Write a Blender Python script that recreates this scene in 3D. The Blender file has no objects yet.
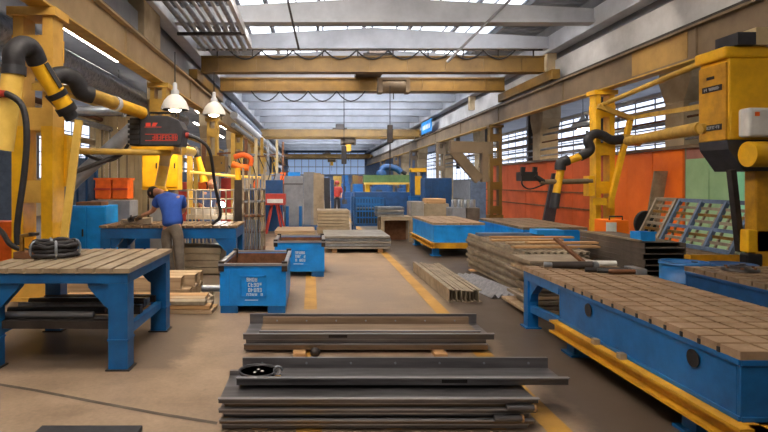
import bpy, bmesh, math, random
from mathutils import Vector, Matrix
R = random.Random(7)
C = bpy.context.scene.collection
PI = math.pi
H, F, CX, CY = 1.65, 560.0, 312.0, 183.0      # eye height, focal length in px, vanishing point
def X(px, Y): return (px - CX) * Y / F
def Z(py, Y): return H - (py - CY) * Y / F

# ------------------------------------------------------------------ materials
def lin(h):
    h = h.lstrip('#')
    out = []
    for i in (0, 2, 4):
        c = int(h[i:i+2], 16) / 255
        out.append(c / 12.92 if c <= .04045 else ((c + .055) / 1.055) ** 2.4)
    return (*out, 1)
MATS = {}
def mat(name, a, b=None, rough=.6, metal=0, scale=4, amt=.6, bump=0, stretch=None, emit=None, es=0, detail=6, rvar=.12):
    m = bpy.data.materials.new(name); m.use_nodes = True
    n, l = m.node_tree.nodes, m.node_tree.links
    p = n['Principled BSDF']
    p.inputs['Metallic'].default_value = metal
    p.inputs['Roughness'].default_value = rough
    if b is None:
        p.inputs['Base Color'].default_value = lin(a)
    else:
        tc = n.new('ShaderNodeTexCoord'); nz = n.new('ShaderNodeTexNoise')
        nz.inputs['Scale'].default_value = scale; nz.inputs['Detail'].default_value = detail
        nz.inputs['Roughness'].default_value = .65
        mp = n.new('ShaderNodeMapping'); l.new(tc.outputs['Object'], mp.inputs[0]); l.new(mp.outputs[0], nz.inputs['Vector'])
        if stretch: mp.inputs['Scale'].default_value = stretch
        cr = n.new('ShaderNodeValToRGB')
        cr.color_ramp.elements[0].position = .5 - amt * .35; cr.color_ramp.elements[0].color = lin(b)
        cr.color_ramp.elements[1].position = .5 + amt * .25; cr.color_ramp.elements[1].color = lin(a)
        l.new(nz.outputs[0], cr.inputs[0]); l.new(cr.outputs[0], p.inputs['Base Color'])
        mr = n.new('ShaderNodeMapRange'); mr.inputs[3].default_value = min(1, rough + rvar); mr.inputs[4].default_value = max(.05, rough - rvar)
        l.new(nz.outputs[0], mr.inputs[0]); l.new(mr.outputs[0], p.inputs['Roughness'])
        if bump:
            bp = n.new('ShaderNodeBump'); bp.inputs['Strength'].default_value = bump; bp.inputs['Distance'].default_value = .01
            l.new(nz.outputs[0], bp.inputs['Height']); l.new(bp.outputs[0], p.inputs['Normal'])
    if emit:
        p.inputs['Emission Color'].default_value = lin(emit); p.inputs['Emission Strength'].default_value = es
    MATS[name] = m
    return m
mat('blue', '#0a64a8', '#074a7e', .42, scale=3)
mat('bin_blue', '#0c90ea', '#0a74c6', .42, scale=3)
mat('deep_blue', '#0f4a80', '#0c345c', .5, scale=3)
mat('pale_blue', '#627693', '#485a74', .5, scale=6)
mat('cyan', '#1c96ea', '#157acb', .45, scale=5)
mat('yellow', '#f2ba1a', '#cc9618', .45, scale=3)
mat('pale_yellow', '#f4cf68', '#dcb048', .5, scale=3)
mat('boom_yellow', '#c9a040', '#9c7a32', .5, scale=3)
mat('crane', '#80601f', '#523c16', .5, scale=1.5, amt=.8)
mat('rail_yellow', '#d89e1c', '#9a6e1a', .5, scale=3)
mat('column_yellow', '#dcae52', '#bd903c', .5, scale=2)
mat('cream', '#cdbb94', '#b09a72', .7, scale=1.5)
mat('runway', '#7c6a52', '#54473a', .55, scale=1.2, amt=.9)
mat('ochre', '#a78446', '#8a6c3e', .55, scale=2)
mat('runway_tan', '#a38b66', '#7b6647', .55, scale=1.2, amt=.9)
mat('concrete', '#b9a78a', '#978567', .85, scale=1.5, bump=.15)
mat('white_beam', '#c9c9ca', '#9b9a9a', .75, scale=1.0, amt=.9)
mat('roof_beam', '#c8cdd6', '#999ea8', .8, scale=.8, amt=.9)
mat('deck', '#989ca3', '#6c6f76', .8, scale=.6, amt=.9)
mat('steel', '#a3a3a8', '#77777c', .38, .45, scale=2.5, stretch=(.4, 5, 5))
mat('tray', '#7b7a7e', '#4d4c50', .34, .6, scale=2.2, stretch=(.35, 5, 5))
mat('tray_brown', '#94806c', '#665546', .5, .3, scale=2.2, stretch=(.35, 5, 5))
mat('sheet', '#9a9792', '#78736c', .5, .35, scale=3)
mat('sheet_tan', '#a39279', '#80705a', .6, .2, scale=3)
mat('sheet_dark', '#6b6056', '#4b423b', .6, .3, scale=3)
mat('panel_steel', '#a89a84', '#7f7264', .55, .35, scale=4)
mat('dark_steel', '#453f3d', '#2c2827', .5, .5, scale=4)
mat('plate', '#b3977a', '#7a624c', .5, .25, scale=5, amt=.9)
mat('plate_left', '#b5a58d', '#85755f', .45, .3, scale=5, amt=.9)
mat('plate_dark', '#927b62', '#624f3f', .5, .3, scale=5, amt=.9)
mat('bar_tan', '#bca484', '#95795c', .6, .1, scale=3, stretch=(.4, 5, 5))
mat('wood', '#c39a6c', '#9a7348', .7, scale=3, stretch=(.4, 8, 8))
mat('orange_wall', '#c65420', '#a04416', .55, scale=1.2)
mat('orange_bright', '#ff7d10', '#ee6a08', .5, scale=1.2)
mat('orange', '#ee6a1a', '#c9530f', .5, scale=6)
mat('red', '#b5382c', '#8e2a20', .55, scale=5)
mat('green_wall', '#a9cf9f', '#93bd8d', .6, scale=1.5)
mat('mint', '#9ff0c8', '#88dcb2', .5, scale=1.5)
mat('pink_wall', '#a8746a', '#8c5d55', .7, scale=2)
mat('green', '#5b7a48', '#48633a', .6, scale=4)
mat('black', '#1d1c1f', '#121113', .5, scale=6)
mat('rubber', '#26252a', '#161518', .6, scale=12, bump=.3)
mat('charcoal', '#35363c', '#26272c', .5, scale=6)
mat('grey', '#8b8d93', '#6f7178', .55, scale=3)
mat('galv', '#9fa6b0', '#757c88', .35, .7, scale=5)
mat('foil', '#b4bfd6', '#5d6880', .3, .4, scale=7, bump=.8)
mat('light_grey', '#c4c7cc', '#a9acb2', .5, scale=3)
mat('white', '#e2e2e0', '#c8c8c6', .5, scale=4)
mat('lettering', '#dfeaf3', rough=.6)
mat('red_mark', '#d8412e', rough=.5)
mat('rust', '#7c5236', '#57371f', .7, .2, scale=8)
mat('brass', '#b08a4a', '#7b5c2c', .4, .8, scale=8)
mat('skin', '#b98467', '#a5725a', .55, scale=8)
mat('shirt', '#2450a8', '#1c3f8c', .85, scale=5, bump=.2)
mat('trousers', '#6b6258', '#524a42', .9, scale=6, bump=.2)
mat('glove', '#8f7a62', '#6d5c49', .85, scale=9, bump=.2)
mat('hair', '#241d1a', '#17120f', .8, scale=20)
mat('shoe', '#2a2624', '#1b1817', .6, scale=8)
mat('overall', '#5c6c95', '#47557a', .85, scale=5)
mat('line_paint', '#c8973c', '#94713a', .5, scale=2.2, amt=.9)
mat('shade_white', '#e9e7e2', rough=.35)
mat('bulb', '#fff2d8', emit='#ffdfae', es=40)
mat('arc', '#ffffff', emit='#eaf2ff', es=30)
mat('sky_glass', '#dfe8f2', emit='#e6eefa', es=2.6)
mat('win_glass', '#d5e0ee', emit='#dfe9ff', es=1.6)
mat('near_fill_glass', '#dfe8f2', emit='#fff4e6', es=2.2)
mat('bay_fill', '#ffffff', emit='#fff3e2', es=40)
mat('far_fill', '#ffffff', emit='#f4f4f6', es=95)
mat('far_fill_glass', '#9db4d6', emit='#a9c4ee', es=.45)
mat('near_fill', '#ffffff', emit='#fff0de', es=92)
mat('mid_fill', '#ffffff', emit='#fff0de', es=58)
# concrete floor: warm screed with worn grey patches and stains
def floor_mat():
    m = bpy.data.materials.new('screed'); m.use_nodes = True
    n, l = m.node_tree.nodes, m.node_tree.links; p = n['Principled BSDF']
    tc = n.new('ShaderNodeTexCoord')
    def noise(s, d, r=.6):
        z = n.new('ShaderNodeTexNoise'); z.inputs['Scale'].default_value = s; z.inputs['Detail'].default_value = d
        z.inputs['Roughness'].default_value = r; l.new(tc.outputs['Object'], z.inputs['Vector']); return z
    def ramp(src, p0, c0, p1, c1):
        r = n.new('ShaderNodeValToRGB'); r.color_ramp.elements[0].position = p0; r.color_ramp.elements[0].color = c0
        r.color_ramp.elements[1].position = p1; r.color_ramp.elements[1].color = c1; l.new(src, r.inputs[0]); return r
    big, mid, fine = noise(.35, 4), noise(1.7, 8, .7), noise(30, 4)
    base = ramp(mid.outputs[0], .32, lin('#806c58'), .68, lin('#a38d77'))
    patch = ramp(big.outputs[0], .48, (0, 0, 0, 1), .6, (1, 1, 1, 1))
    mx = n.new('ShaderNodeMixRGB'); l.new(base.outputs[0], mx.inputs[1]); mx.inputs[2].default_value = lin('#7e6f62')
    mul = n.new('ShaderNodeMath'); mul.operation = 'MULTIPLY'; mul.inputs[1].default_value = .55
    l.new(patch.outputs[0], mul.inputs[0]); l.new(mul.outputs[0], mx.inputs[0])
    st = ramp(noise(.9, 10, .75).outputs[0], .56, (0, 0, 0, 1), .72, (1, 1, 1, 1))
    m2 = n.new('ShaderNodeMixRGB'); m2.inputs[2].default_value = lin('#57483b')
    mu2 = n.new('ShaderNodeMath'); mu2.operation = 'MULTIPLY'; mu2.inputs[1].default_value = .5
    l.new(st.outputs[0], mu2.inputs[0]); l.new(mu2.outputs[0], m2.inputs[0]); l.new(mx.outputs[0], m2.inputs[1])
    m3 = n.new('ShaderNodeMixRGB'); m3.blend_type = 'OVERLAY'; m3.inputs[0].default_value = .25
    l.new(m2.outputs[0], m3.inputs[1]); l.new(fine.outputs[0], m3.inputs[2])
    # darker screed right of the aisle line; table shade painted in around the left benches
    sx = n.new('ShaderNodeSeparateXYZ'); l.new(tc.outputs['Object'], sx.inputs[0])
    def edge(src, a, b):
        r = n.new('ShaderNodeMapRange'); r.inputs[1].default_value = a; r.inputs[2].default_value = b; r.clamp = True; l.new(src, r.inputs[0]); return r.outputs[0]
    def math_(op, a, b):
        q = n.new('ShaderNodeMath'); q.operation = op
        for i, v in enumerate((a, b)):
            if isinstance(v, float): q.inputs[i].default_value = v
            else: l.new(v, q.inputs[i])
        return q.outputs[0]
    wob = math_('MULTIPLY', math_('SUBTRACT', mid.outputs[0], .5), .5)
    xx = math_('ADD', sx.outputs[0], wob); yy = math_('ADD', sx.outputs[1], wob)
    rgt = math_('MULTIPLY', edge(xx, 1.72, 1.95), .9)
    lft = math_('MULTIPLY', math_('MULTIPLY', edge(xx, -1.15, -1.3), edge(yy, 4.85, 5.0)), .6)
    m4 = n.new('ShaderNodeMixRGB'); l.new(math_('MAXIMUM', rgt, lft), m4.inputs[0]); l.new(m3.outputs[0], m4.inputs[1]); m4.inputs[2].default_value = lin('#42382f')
    l.new(m4.outputs[0], p.inputs['Base Color'])
    rr = n.new('ShaderNodeMapRange'); rr.inputs[3].default_value = .32; rr.inputs[4].default_value = .62
    l.new(mid.outputs[0], rr.inputs[0]); l.new(rr.outputs[0], p.inputs['Roughness'])
    MATS['floor'] = m
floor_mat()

# ------------------------------------------------------------------ mesh builder
class MB:
    def __init__(s): s.v = []; s.f = []; s.sm = []
    def add(s, v, f, smooth=False):
        k = len(s.v); s.v += [tuple(q) for q in v]; s.f += [tuple(i + k for i in q) for q in f]; s.sm += [smooth] * len(f); return s
    def box(s, x0, x1, y0, y1, z0, z1):
        return s.add([(x0,y0,z0),(x1,y0,z0),(x1,y1,z0),(x0,y1,z0),(x0,y0,z1),(x1,y0,z1),(x1,y1,z1),(x0,y1,z1)],
                     [(0,3,2,1),(4,5,6,7),(0,1,5,4),(1,2,6,5),(2,3,7,6),(3,0,4,7)])
    def frame(s, a, b):
        a, b = Vector(a), Vector(b); d = (b - a).normalized()
        u = Vector((0, 0, 1)) if abs(d.z) < .95 else Vector((0, 1, 0))
        r = d.cross(u).normalized(); u = r.cross(d).normalized(); return a, b, r, u
    def bar(s, a, b, w, h):          # rectangular bar, w sideways, h upwards
        a, b, r, u = s.frame(a, b); w /= 2; h /= 2
        v = [p + r * i * w + u * j * h for p in (a, b) for i, j in ((-1,-1),(1,-1),(1,1),(-1,1))]
        return s.add(v, [(0,1,2,3),(7,6,5,4),(0,4,5,1),(1,5,6,2),(2,6,7,3),(3,7,4,0)])
    def section(s, a, b, prof):      # extrude a 2-D profile (side, up) from a to b
        a, b, r, u = s.frame(a, b); n = len(prof)
        v = [p + r * i + u * j for p in (a, b) for i, j in prof]
        return s.add(v, [tuple(range(n)), tuple(range(2*n-1, n-1, -1))] + [(i, n+i, n+(i+1)%n, (i+1)%n) for i in range(n)])
    def ibeam(s, a, b, w, h, tf=.03, tw=.02):
        w /= 2; h /= 2; tw /= 2
        return s.section(a, b, [(-w,-h),(w,-h),(w,-h+tf),(tw,-h+tf),(tw,h-tf),(w,h-tf),(w,h),(-w,h),(-w,h-tf),(-tw,h-tf),(-tw,-h+tf),(-w,-h+tf)])
    def tube(s, pts, r, seg=12, cap=True, smooth_path=0):
        pts = [Vector(p) for p in pts]
        if smooth_path and len(pts) > 2:
            q = []; e = [pts[0]*2-pts[1]] + pts + [pts[-1]*2-pts[-2]]
            for i in range(1, len(e)-2):
                for k in range(smooth_path):
                    t = k / smooth_path; p0, p1, p2, p3 = e[i-1:i+3]
                    q.append(.5*((2*p1)+(p2-p0)*t+(2*p0-5*p1+4*p2-p3)*t*t+(3*p1-p0-3*p2+p3)*t**3))
            pts = q + [pts[-1]]
        rad = r if isinstance(r, (list, tuple)) else None
        n = len(pts); v = []; up = None
        for i, p in enumerate(pts):
            d = (pts[min(i+1,n-1)] - pts[max(i-1,0)]).normalized()
            if up is None: up = d.orthogonal().normalized()
            up = (up - d * up.dot(d))
            up = up.normalized() if up.length > 1e-6 else d.orthogonal().normalized()
            side = d.cross(up); rr = rad[min(len(rad)-1, int(i*len(rad)/n))] if rad else r
            v += [p + (up*math.cos(2*PI*k/seg) + side*math.sin(2*PI*k/seg))*rr for k in range(seg)]
        f = [(i*seg+k, i*seg+(k+1)%seg, (i+1)*seg+(k+1)%seg, (i+1)*seg+k) for i in range(n-1) for k in range(seg)]
        s.add(v, f, True)
        if cap:
            s.add(v[:seg], [tuple(range(seg-1, -1, -1))]); s.add(v[-seg:], [tuple(range(seg))])
        return s
    def lathe(s, prof, at=(0,0,0), axis='z', seg=24):
        v = []
        for r, z in prof:
            for k in range(seg):
                a = 2*PI*k/seg; q = (r*math.cos(a), r*math.sin(a), z)
                if axis == 'x': q = (q[2], q[0], q[1])
                if axis == 'y': q = (q[0], q[2], q[1])
                v.append((q[0]+at[0], q[1]+at[1], q[2]+at[2]))
        n = len(prof)
        s.add(v, [(i*seg+k, i*seg+(k+1)%seg, (i+1)*seg+(k+1)%seg, (i+1)*seg+k) for i in range(n-1) for k in range(seg)], True)
        if prof[0][0] > 1e-4: s.add(v[:seg], [tuple(range(seg-1,-1,-1))])
        if prof[-1][0] > 1e-4: s.add(v[-seg:], [tuple(range(seg))])
        return s
    def prism(s, poly, axis, a, b):  # polygon in the plane normal to axis, from a to b
        n = len(poly)
        def q(p, t): return {'x': (t, p[0], p[1]), 'y': (p[0], t, p[1]), 'z': (p[0], p[1], t)}[axis]
        return s.add([q(p, t) for t in (a, b) for p in poly],
                     [tuple(range(n)), tuple(range(2*n-1, n-1, -1))] + [(i, n+i, n+(i+1)%n, (i+1)%n) for i in range(n)])
    def ball(s, c, r, seg=12, sc=(1,1,1)):
        prof = [(max(1e-5, math.sin(PI*i/8)), -math.cos(PI*i/8)) for i in range(9)]; k = len(s.v)
        s.lathe(prof, seg=seg)
        for i in range(k, len(s.v)):
            q = s.v[i]; s.v[i] = (c[0]+q[0]*r*sc[0], c[1]+q[1]*r*sc[1], c[2]+q[2]*r*sc[2])
        return s
    def rot(s, ang, axis, piv, k=0):
        m = Matrix.Rotation(ang, 3, axis); piv = Vector(piv)
        for i in range(k, len(s.v)): s.v[i] = tuple(m @ (Vector(s.v[i]) - piv) + piv)
        return s
    def build(s, name, material, parent=None, bevel=0):
        w = WORLD.get(parent.name, Vector((0,0,0))) if parent else Vector((0,0,0))
        me = bpy.data.meshes.new(name)
        me.from_pydata([tuple(Vector(q) - w) for q in s.v], [], s.f)
        me.polygons.foreach_set('use_smooth', s.sm)
        bm = bmesh.new(); bm.from_mesh(me); bmesh.ops.recalc_face_normals(bm, faces=bm.faces); bm.to_mesh(me); bm.free()
        me.materials.append(MATS[material] if isinstance(material, str) else material); me.update()
        o = bpy.data.objects.new(name, me); C.objects.link(o)
        if parent: o.parent = parent
        WORLD[o.name] = w
        if bevel:
            b = o.modifiers.new('bevel', 'BEVEL'); b.width = bevel; b.segments = 2; b.limit_method = 'ANGLE'; b.angle_limit = .7
        return o
WORLD = {}
def thing(name, label, cat, loc=(0,0,0), group=None):
    o = bpy.data.objects.new(name, None); C.objects.link(o); o.location = loc; WORLD[o.name] = Vector(loc)
    o.empty_display_size = .2
    o['label'] = label; o['category'] = cat
    if group: o['group'] = group
    return o
def tag(o, label, cat, group=None):
    o['label'] = label; o['category'] = cat
    if group: o['group'] = group
    # a one-mesh thing keeps its own origin at its base
    return o
def struct(o): o['kind'] = 'structure'; return o
def dup(root, loc, rz=0, label=None, group=None):
    r = root.copy(); C.objects.link(r); r.location = loc; r.rotation_euler = (0, 0, rz); WORLD[r.name] = Vector(loc)
    if label: r['label'] = label
    if group: r['group'] = group
    for ch in list(root.children):
        c = ch.copy(); C.objects.link(c); c.parent = r
        for g in list(ch.children):
            d = g.copy(); C.objects.link(d); d.parent = c
    return r
ORD = ['bottom', 'second from the bottom', 'third from the bottom', 'fourth from the bottom', 'fifth from the bottom', 'sixth from the bottom',
       'seventh from the bottom', 'eighth from the bottom', 'ninth from the bottom', 'tenth from the bottom', 'eleventh from the bottom', 'twelfth from the bottom']
NTH = ['first', 'second', 'third', 'fourth', 'fifth', 'sixth', 'seventh', 'eighth', 'ninth', 'tenth', 'eleventh', 'twelfth']
def level(i, n): return 'topmost' if i == n - 1 else ORD[i]

# ------------------------------------------------------------------ camera, world
cam = bpy.data.cameras.new('camera'); co = bpy.data.objects.new('camera', cam); C.objects.link(co)
co.location = (0, 0, H); co.rotation_euler = (PI/2, 0, 0)
cam.sensor_fit = 'HORIZONTAL'; cam.sensor_width = 36; cam.lens = F * 36 / 768
cam.shift_x = (384 - CX) / 768; cam.shift_y = -(216 - CY) / 768; cam.clip_end = 300
sc = bpy.context.scene; sc.camera = co
sc.view_settings.view_transform = 'Standard'; sc.view_settings.look = 'None'; sc.view_settings.gamma = 1
sc.view_settings.exposure = 0.0; sc.view_settings.use_curve_mapping = False
w = bpy.data.worlds.new('daylight'); sc.world = w; w.use_nodes = True
w.node_tree.nodes['Background'].inputs[0].default_value = (1.0, .88, .74, 1)
w.node_tree.nodes['Background'].inputs[1].default_value = .14

# ================================================================== SETTING
XR, XL = 7.8, -3.8                # crane runways
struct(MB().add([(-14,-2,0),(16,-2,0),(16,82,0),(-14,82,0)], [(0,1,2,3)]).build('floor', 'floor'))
def strip(p, w, name, m):
    v = []
    for i, (x, y) in enumerate(p): v += [(x - w/2, y, .004), (x + w/2, y, .004)]
    return struct(MB().add(v, [(2*i, 2*i+1, 2*i+3, 2*i+2) for i in range(len(p)-1)]).build(name, m))
strip([(1.66,2.2),(1.64,4),(1.66,7),(1.70,11),(1.7,20),(1.7,34)], .17, 'trim_1', 'line_paint')
strip([(-.02,7.3),(-.02,9),(-.03,13),(-.03,20),(-.03,34)], .17, 'trim_2', 'line_paint')
strip([(-.02,3.0),(-.02,6.2)], .17, 'trim_3', 'line_paint')
# dark narrow strip running over the floor at the lower left
o = MB(); pts = [(-2.75,4.65),(-2.2,4.45),(-1.6,4.2),(-1.1,4.0),(-.65,3.84)]
v = []
for x, y in pts: v += [(x, y - .022, .003), (x, y + .022, .003)]
struct(o.add(v, [(2*i, 2*i+2, 2*i+3, 2*i+1) for i in range(len(pts)-1)]).build('trim_4', 'sheet_dark'))

# roof deck (corrugated) with skylights between the beams; the near ones are unseen, added for light
def corrugated(x0, x1, y0, y1, z, pitch=.4, dz=.06):
    m = MB(); ys = []; y = y0
    prof = []
    while y < y1:
        prof += [(y, z), (y + pitch*.5, z), (y + pitch*.6, z + dz), (y + pitch*.9, z + dz)]; y += pitch
    v = [(x, a, b) for a, b in prof for x in (x0, x1)]
    return m.add(v, [(2*i, 2*i+1, 2*i+3, 2*i+2) for i in range(len(prof)-1)])
ZD = 7.15
struct(corrugated(-4.4, 8.4, -2, 82, ZD).build('ceiling', 'deck'))
struct(MB().box(-14, -4.4, -2, 82, 5.7, 5.8).build('ceiling', 'deck'))
struct(MB().box(8.4, 16, -2, 82, 5.7, 5.8).build('ceiling', 'deck'))
struct(MB().box(-4.5, -4.35, -2, 82, 5.7, ZD).build('wall_left', 'deck'))
struct(MB().box(8.35, 8.5, -2, 82, 5.7, ZD).build('wall_right', 'deck'))
YB = [-1.5, 1.5, 4.0, 6.6, 9.6, 12.6, 15.6, 18.6, 21.6, 24.6, 27.6, 30.6, 33.6, 37, 41, 45, 49, 54, 59, 64, 70, 76]
for i, y in enumerate(YB):
    poly = [(-4.3, 6.15), (8.3, 6.15), (8.3, 6.45), (2, 6.78), (-4.3, 6.45)]
    m = MB().prism(poly, 'y', y - .11, y + .11)
    m.prism([(-4.3, 6.08), (8.3, 6.08), (8.3, 6.17), (-4.3, 6.17)], 'y', y - .19, y + .19)
    rb = struct(m.build('roof_beam', 'roof_beam'))
    if y < 62:  # strip lights added out of view behind the beams as the main light
        struct(MB().box(-3.2, (1.2 if y < 9 else 7.0), y + .22, y + .4, 6.34, 6.4).build('fill_light_housing', 'light_grey', rb))
        struct(MB().box(-3.1, (1.1 if y < 9 else 6.9), y + .25, y + .37, 6.3, 6.335).build('fill_light_tube', 'near_fill' if y < 9 else 'mid_fill' if y < 23 else 'far_fill', rb))
k = 1
for i in range(len(YB) - 1):
    y0, y1 = YB[i] + .75, YB[i+1] - .75
    for x0, x1 in (((-3.2, 1.2),) if y0 < 14 else ((-2.2, 6.4),) if y0 < 24 else ((-3.0, 6.6),)):
        o = struct(MB().box(x0, x1, y0, y1, ZD - .05, ZD - .01).build('window_%d' % k, 'sky_glass' if y0 > 16 else 'near_fill_glass'))
        f = MB()
        nb = int((x1 - x0) / .8)
        for j in range(nb + 1):
            xx = x0 + (x1 - x0) * j / nb; f.box(xx - .025, xx + .025, y0, y1, ZD - .09, ZD - .04)
        f.box(x0, x1, y0 - .04, y0, ZD - .1, ZD); f.box(x0, x1, y1, y1 + .04, ZD - .1, ZD)
        struct(f.build('window_frame', 'galv', o)); k += 1
NWIN = k
# longitudinal girders, posts under them, concrete runway beams, steel runways
def girder(x, y0, y1, z0, z1, w, m, name):
    return struct(MB().box(x - w/2, x + w/2, y0, y1, z0, z1).build(name, m, bevel=.02))
girder(8.0, -2, 82, 5.98, 6.5, .4, 'roof_beam', 'roof_girder')
girder(-4.0, -2, 82, 5.98, 6.5, .4, 'roof_beam', 'roof_girder')
girder(8.35, -2, 82, 4.95, 5.75, .5, 'white_beam', 'concrete_beam')
girder(-4.35, -2, 82, 4.9, 5.7, .5, 'deck', 'concrete_beam')
for y in (9.5, 18.8, 28, 38): struct(MB().box(7.85, 8.15, y-.15, y+.15, 5.3, 6.0).build('roof_post', 'concrete'))
def runway(x, m, y0=-2, y1=80, side=1):
    z0, z1 = 4.15, 4.85
    o = struct(MB().ibeam((x, y0, (z0+z1)/2), (x, y1, (z0+z1)/2), .26, z1-z0, .05, .04).build('runway_beam', m))
    struct(MB().box(x-.04, x+.04, y0, y1, z1, z1+.09).build('crane_rail', 'dark_steel', o))
    y = y0 + 1.3
    while y < min(y1, 50): struct(MB().box(x-.07, x+.07, y-.012, y+.012, z0+.05, z1-.05).build('stiffener', m, o)); y += 6
    struct(MB().box(x-.15, x+.15, y0, y1, z0-.03, z0).build('bottom_flange', 'boom_yellow', o))
runway(XR, 'runway'); runway(XL, 'runway_tan')
# repainted patch and shoe on the near right runway
struct(MB().box(XR-.032, XR-.019, 11.6, 13.6, 4.205, 4.795).build('runway_patch', 'ochre'))
# lattice columns
def column(x, y, m, z1=4.12, w=.52, d=.34, solid=False, face=1):
    e = bpy.data.objects.new('runway_column', None); C.objects.link(e); e.location = (x, y, 0); e['kind'] = 'structure'; WORLD[e.name] = Vector((x, y, 0))
    fw = w * .26
    for sx in (-1, 1):
        xa = x + sx*(w/2 - fw/2)
        struct(MB().ibeam((xa, y, 0), (xa, y, z1), d, fw, .02, .02).build('flange', m, e)) if False else \
        struct(MB().section((xa, y, 0), (xa, y, z1), [(-fw/2,-d/2),(fw/2,-d/2),(fw/2,d/2),(-fw/2,d/2)]).build('flange', m, e))
    z = .35
    b = MB()
    while z < z1 - .2:
        b.box(x - w/2 - .01, x + w/2 + .01, y - d/2 - .015, y - d/2, z, z + .32)
        b.box(x - w/2 - .01, x + w/2 + .01, y + d/2, y + d/2 + .015, z, z + .32); z += 1.02
    struct(b.build('batten_plate', m, e))
    struct(MB().box(x-w/2-.1, x+w/2+.1, y-d/2-.1, y+d/2+.1, 0, .05).box(x-w/2-.05, x+w/2+.05, y-d/2-.05, y+d/2+.05, .05, .3).build('base_plate', m, e))
    struct(MB().box(x-w/2-.06, x+w/2+.06, y-d/2-.06, y+d/2+.06, z1-.12, z1).build('cap_plate', m, e))
    return e
nc = column(-3.93, 8.05, 'column_yellow', w=.56)
for sx in (-1, 1):
    q = -3.93 + sx*.207; struct(MB().box(q-.08, q+.08, 7.86, 8.24, .3, 2.45).build('cladding', 'yellow', nc))
for y in (14.0, 21.5, 29, 37, 46, 56): column(XL, y, 'boom_yellow', w=.4)
for y in (15.06, 23.9): column(XR, y, 'yellow' if y < 20 else 'crane', w=.5)
for y in (34, 43, 52, 62): column(XR, y, 'runway', w=.5)
# concrete building columns with flared capitals behind the runways
def ccol(x, y, w=.75, ztop=4.95, m='concrete'):
    s = MB().box(x-w/2, x+w/2, y-w/2, y+w/2, 0, ztop-1.25)
    k = len(s.v); a, b = w/2, w*.85
    s.add([(x-a,y-a,ztop-1.25),(x+a,y-a,ztop-1.25),(x+a,y+a,ztop-1.25),(x-a,y+a,ztop-1.25),(x-a,y-b,ztop-.7),(x+a,y-b,ztop-.7),(x+a,y+b,ztop-.7),(x-a,y+b,ztop-.7),
           (x-a,y-b,ztop),(x+a,y-b,ztop),(x+a,y+b,ztop),(x-a,y+b,ztop)],
          [(0,1,5,4),(1,2,6,5),(2,3,7,6),(3,0,4,7),(4,5,9,8),(5,6,10,9),(6,7,11,10),(7,4,8,11),(8,9,10,11)])
    return struct(s.build('concrete_column', m, bevel=.02))
for y in (14.3, 23.1, 31.5, 40, 49, 58): ccol(9.62, y)
for y in (5.5, 18, 26, 34, 44, 54): ccol(-4.75, y)
struct(MB().box(-4.6, -3.95, 13.2, 14.6, 4.85, 6.0).build('concrete_column', 'concrete', bevel=.02))
# outer walls
struct(MB().box(15.8, 16, -2, 82, 0, 5.7).build('wall_right', 'light_grey'))
struct(MB().box(-14, -13.8, -2, 82, 0, 5.7).build('wall_left', 'cream'))
struct(MB().box(-14, 16, 80, 80.2, 0, 7.2).build('wall_back', 'pale_blue'))
bw = struct(MB().box(-3.5, 7.5, 79.93, 79.99, 2.8, 6.0).build('window_99', 'far_fill_glass'))  # glowing band added to lighten the end wall
q = MB()
for i in range(12): q.box(-3.5+i, -3.42+i, 79.88, 79.96, 2.8, 6.0)
for z in (2.8, 3.9, 5.0, 5.95): q.box(-3.5, 7.5, 79.88, 79.96, z, z+.1)
struct(q.build('window_frame', 'grey', bw))
# window bands of the side bays
def band(x, y0, y1, z0, z1, n, side):
    global k
    o = struct(MB().box(x-.02, x+.02, y0, y1, z0, z1).build('window_%d' % k, 'win_glass')); k += 1
    f = MB()
    for i in range(n+1):
        y = y0 + (y1-y0)*i/n; f.box(x-.05, x+.05, y-.04, y+.04, z0, z1)
    for i in range(6):
        z = z0 + (z1-z0)*i/5; f.box(x-.05, x+.05, y0, y1, z-.03, z+.03)
    struct(f.build('window_frame', 'grey', o))
for y in range(8, 76, 8): band(15.7, y, y+7.8, 2.0, 5.5, 5, -1)
for y in range(12, 76, 8): band(-13.7, y, y+6.4, 1.9, 5.2, 5, 1)
# right partition: orange sheets, then green ones, a pink strip above
def panels(x, y0, y1, z0, z1, n, m, name='wall_right'):
    for i in range(n):
        a, b = y0+(y1-y0)*i/n, y0+(y1-y0)*(i+1)/n
        o = struct(MB().box(x, x+.06, a+.01, b-.01, z0, z1).build(name, m))
    return o
panels(9, 13.6, 17.2, 0, 2.5, 3, 'orange_bright'); panels(9, 17.2, 30, 0, 2.5, 6, 'orange_wall')
panels(9, 11.9, 13.5, 0, 2.22, 2, 'green_wall'); panels(9, 7, 11.9, 0, 2.22, 4, 'mint')
panels(9.02, 7, 13.5, 2.22, 2.48, 4, 'pink_wall')
struct(MB().box(8.9, 9.1, 7, 30, 2.48, 2.56).build('trim_5', 'runway'))
s = MB()
for z in (.75, 1.3): s.box(8.96, 9.0, 17.4, 30, z, z+.05)
struct(s.build('trim_6', 'rust'))
for x in (-3, -1.4, .2, 1.8, 3.4, 5.0, 6.6): struct(MB().box(x-.05, x+.05, -2, 80, 6.99, 7.14).build('purlin', 'deck'))
for y in (12, 18, 24, 30, 36, 42): struct(MB().box(9.27, 9.5, y-.04, y+.04, 2.56, 5.7).build('pipe_support', 'dark_steel'))
for x, y0 in ((-7.6, 4), (-6.2, 14), (12.2, 6)):  # strips added under the bay roofs to brighten the side bays
    for y in range(y0, 60, 8):
        h = struct(MB().box(x-.12, x+.12, y, y+4, 5.56, 5.62).build('fill_light_housing', 'light_grey')); struct(MB().box(x-.06, x+.06, y+.1, y+3.9, 5.52, 5.558).build('fill_light_tube', 'bay_fill', h))
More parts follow.
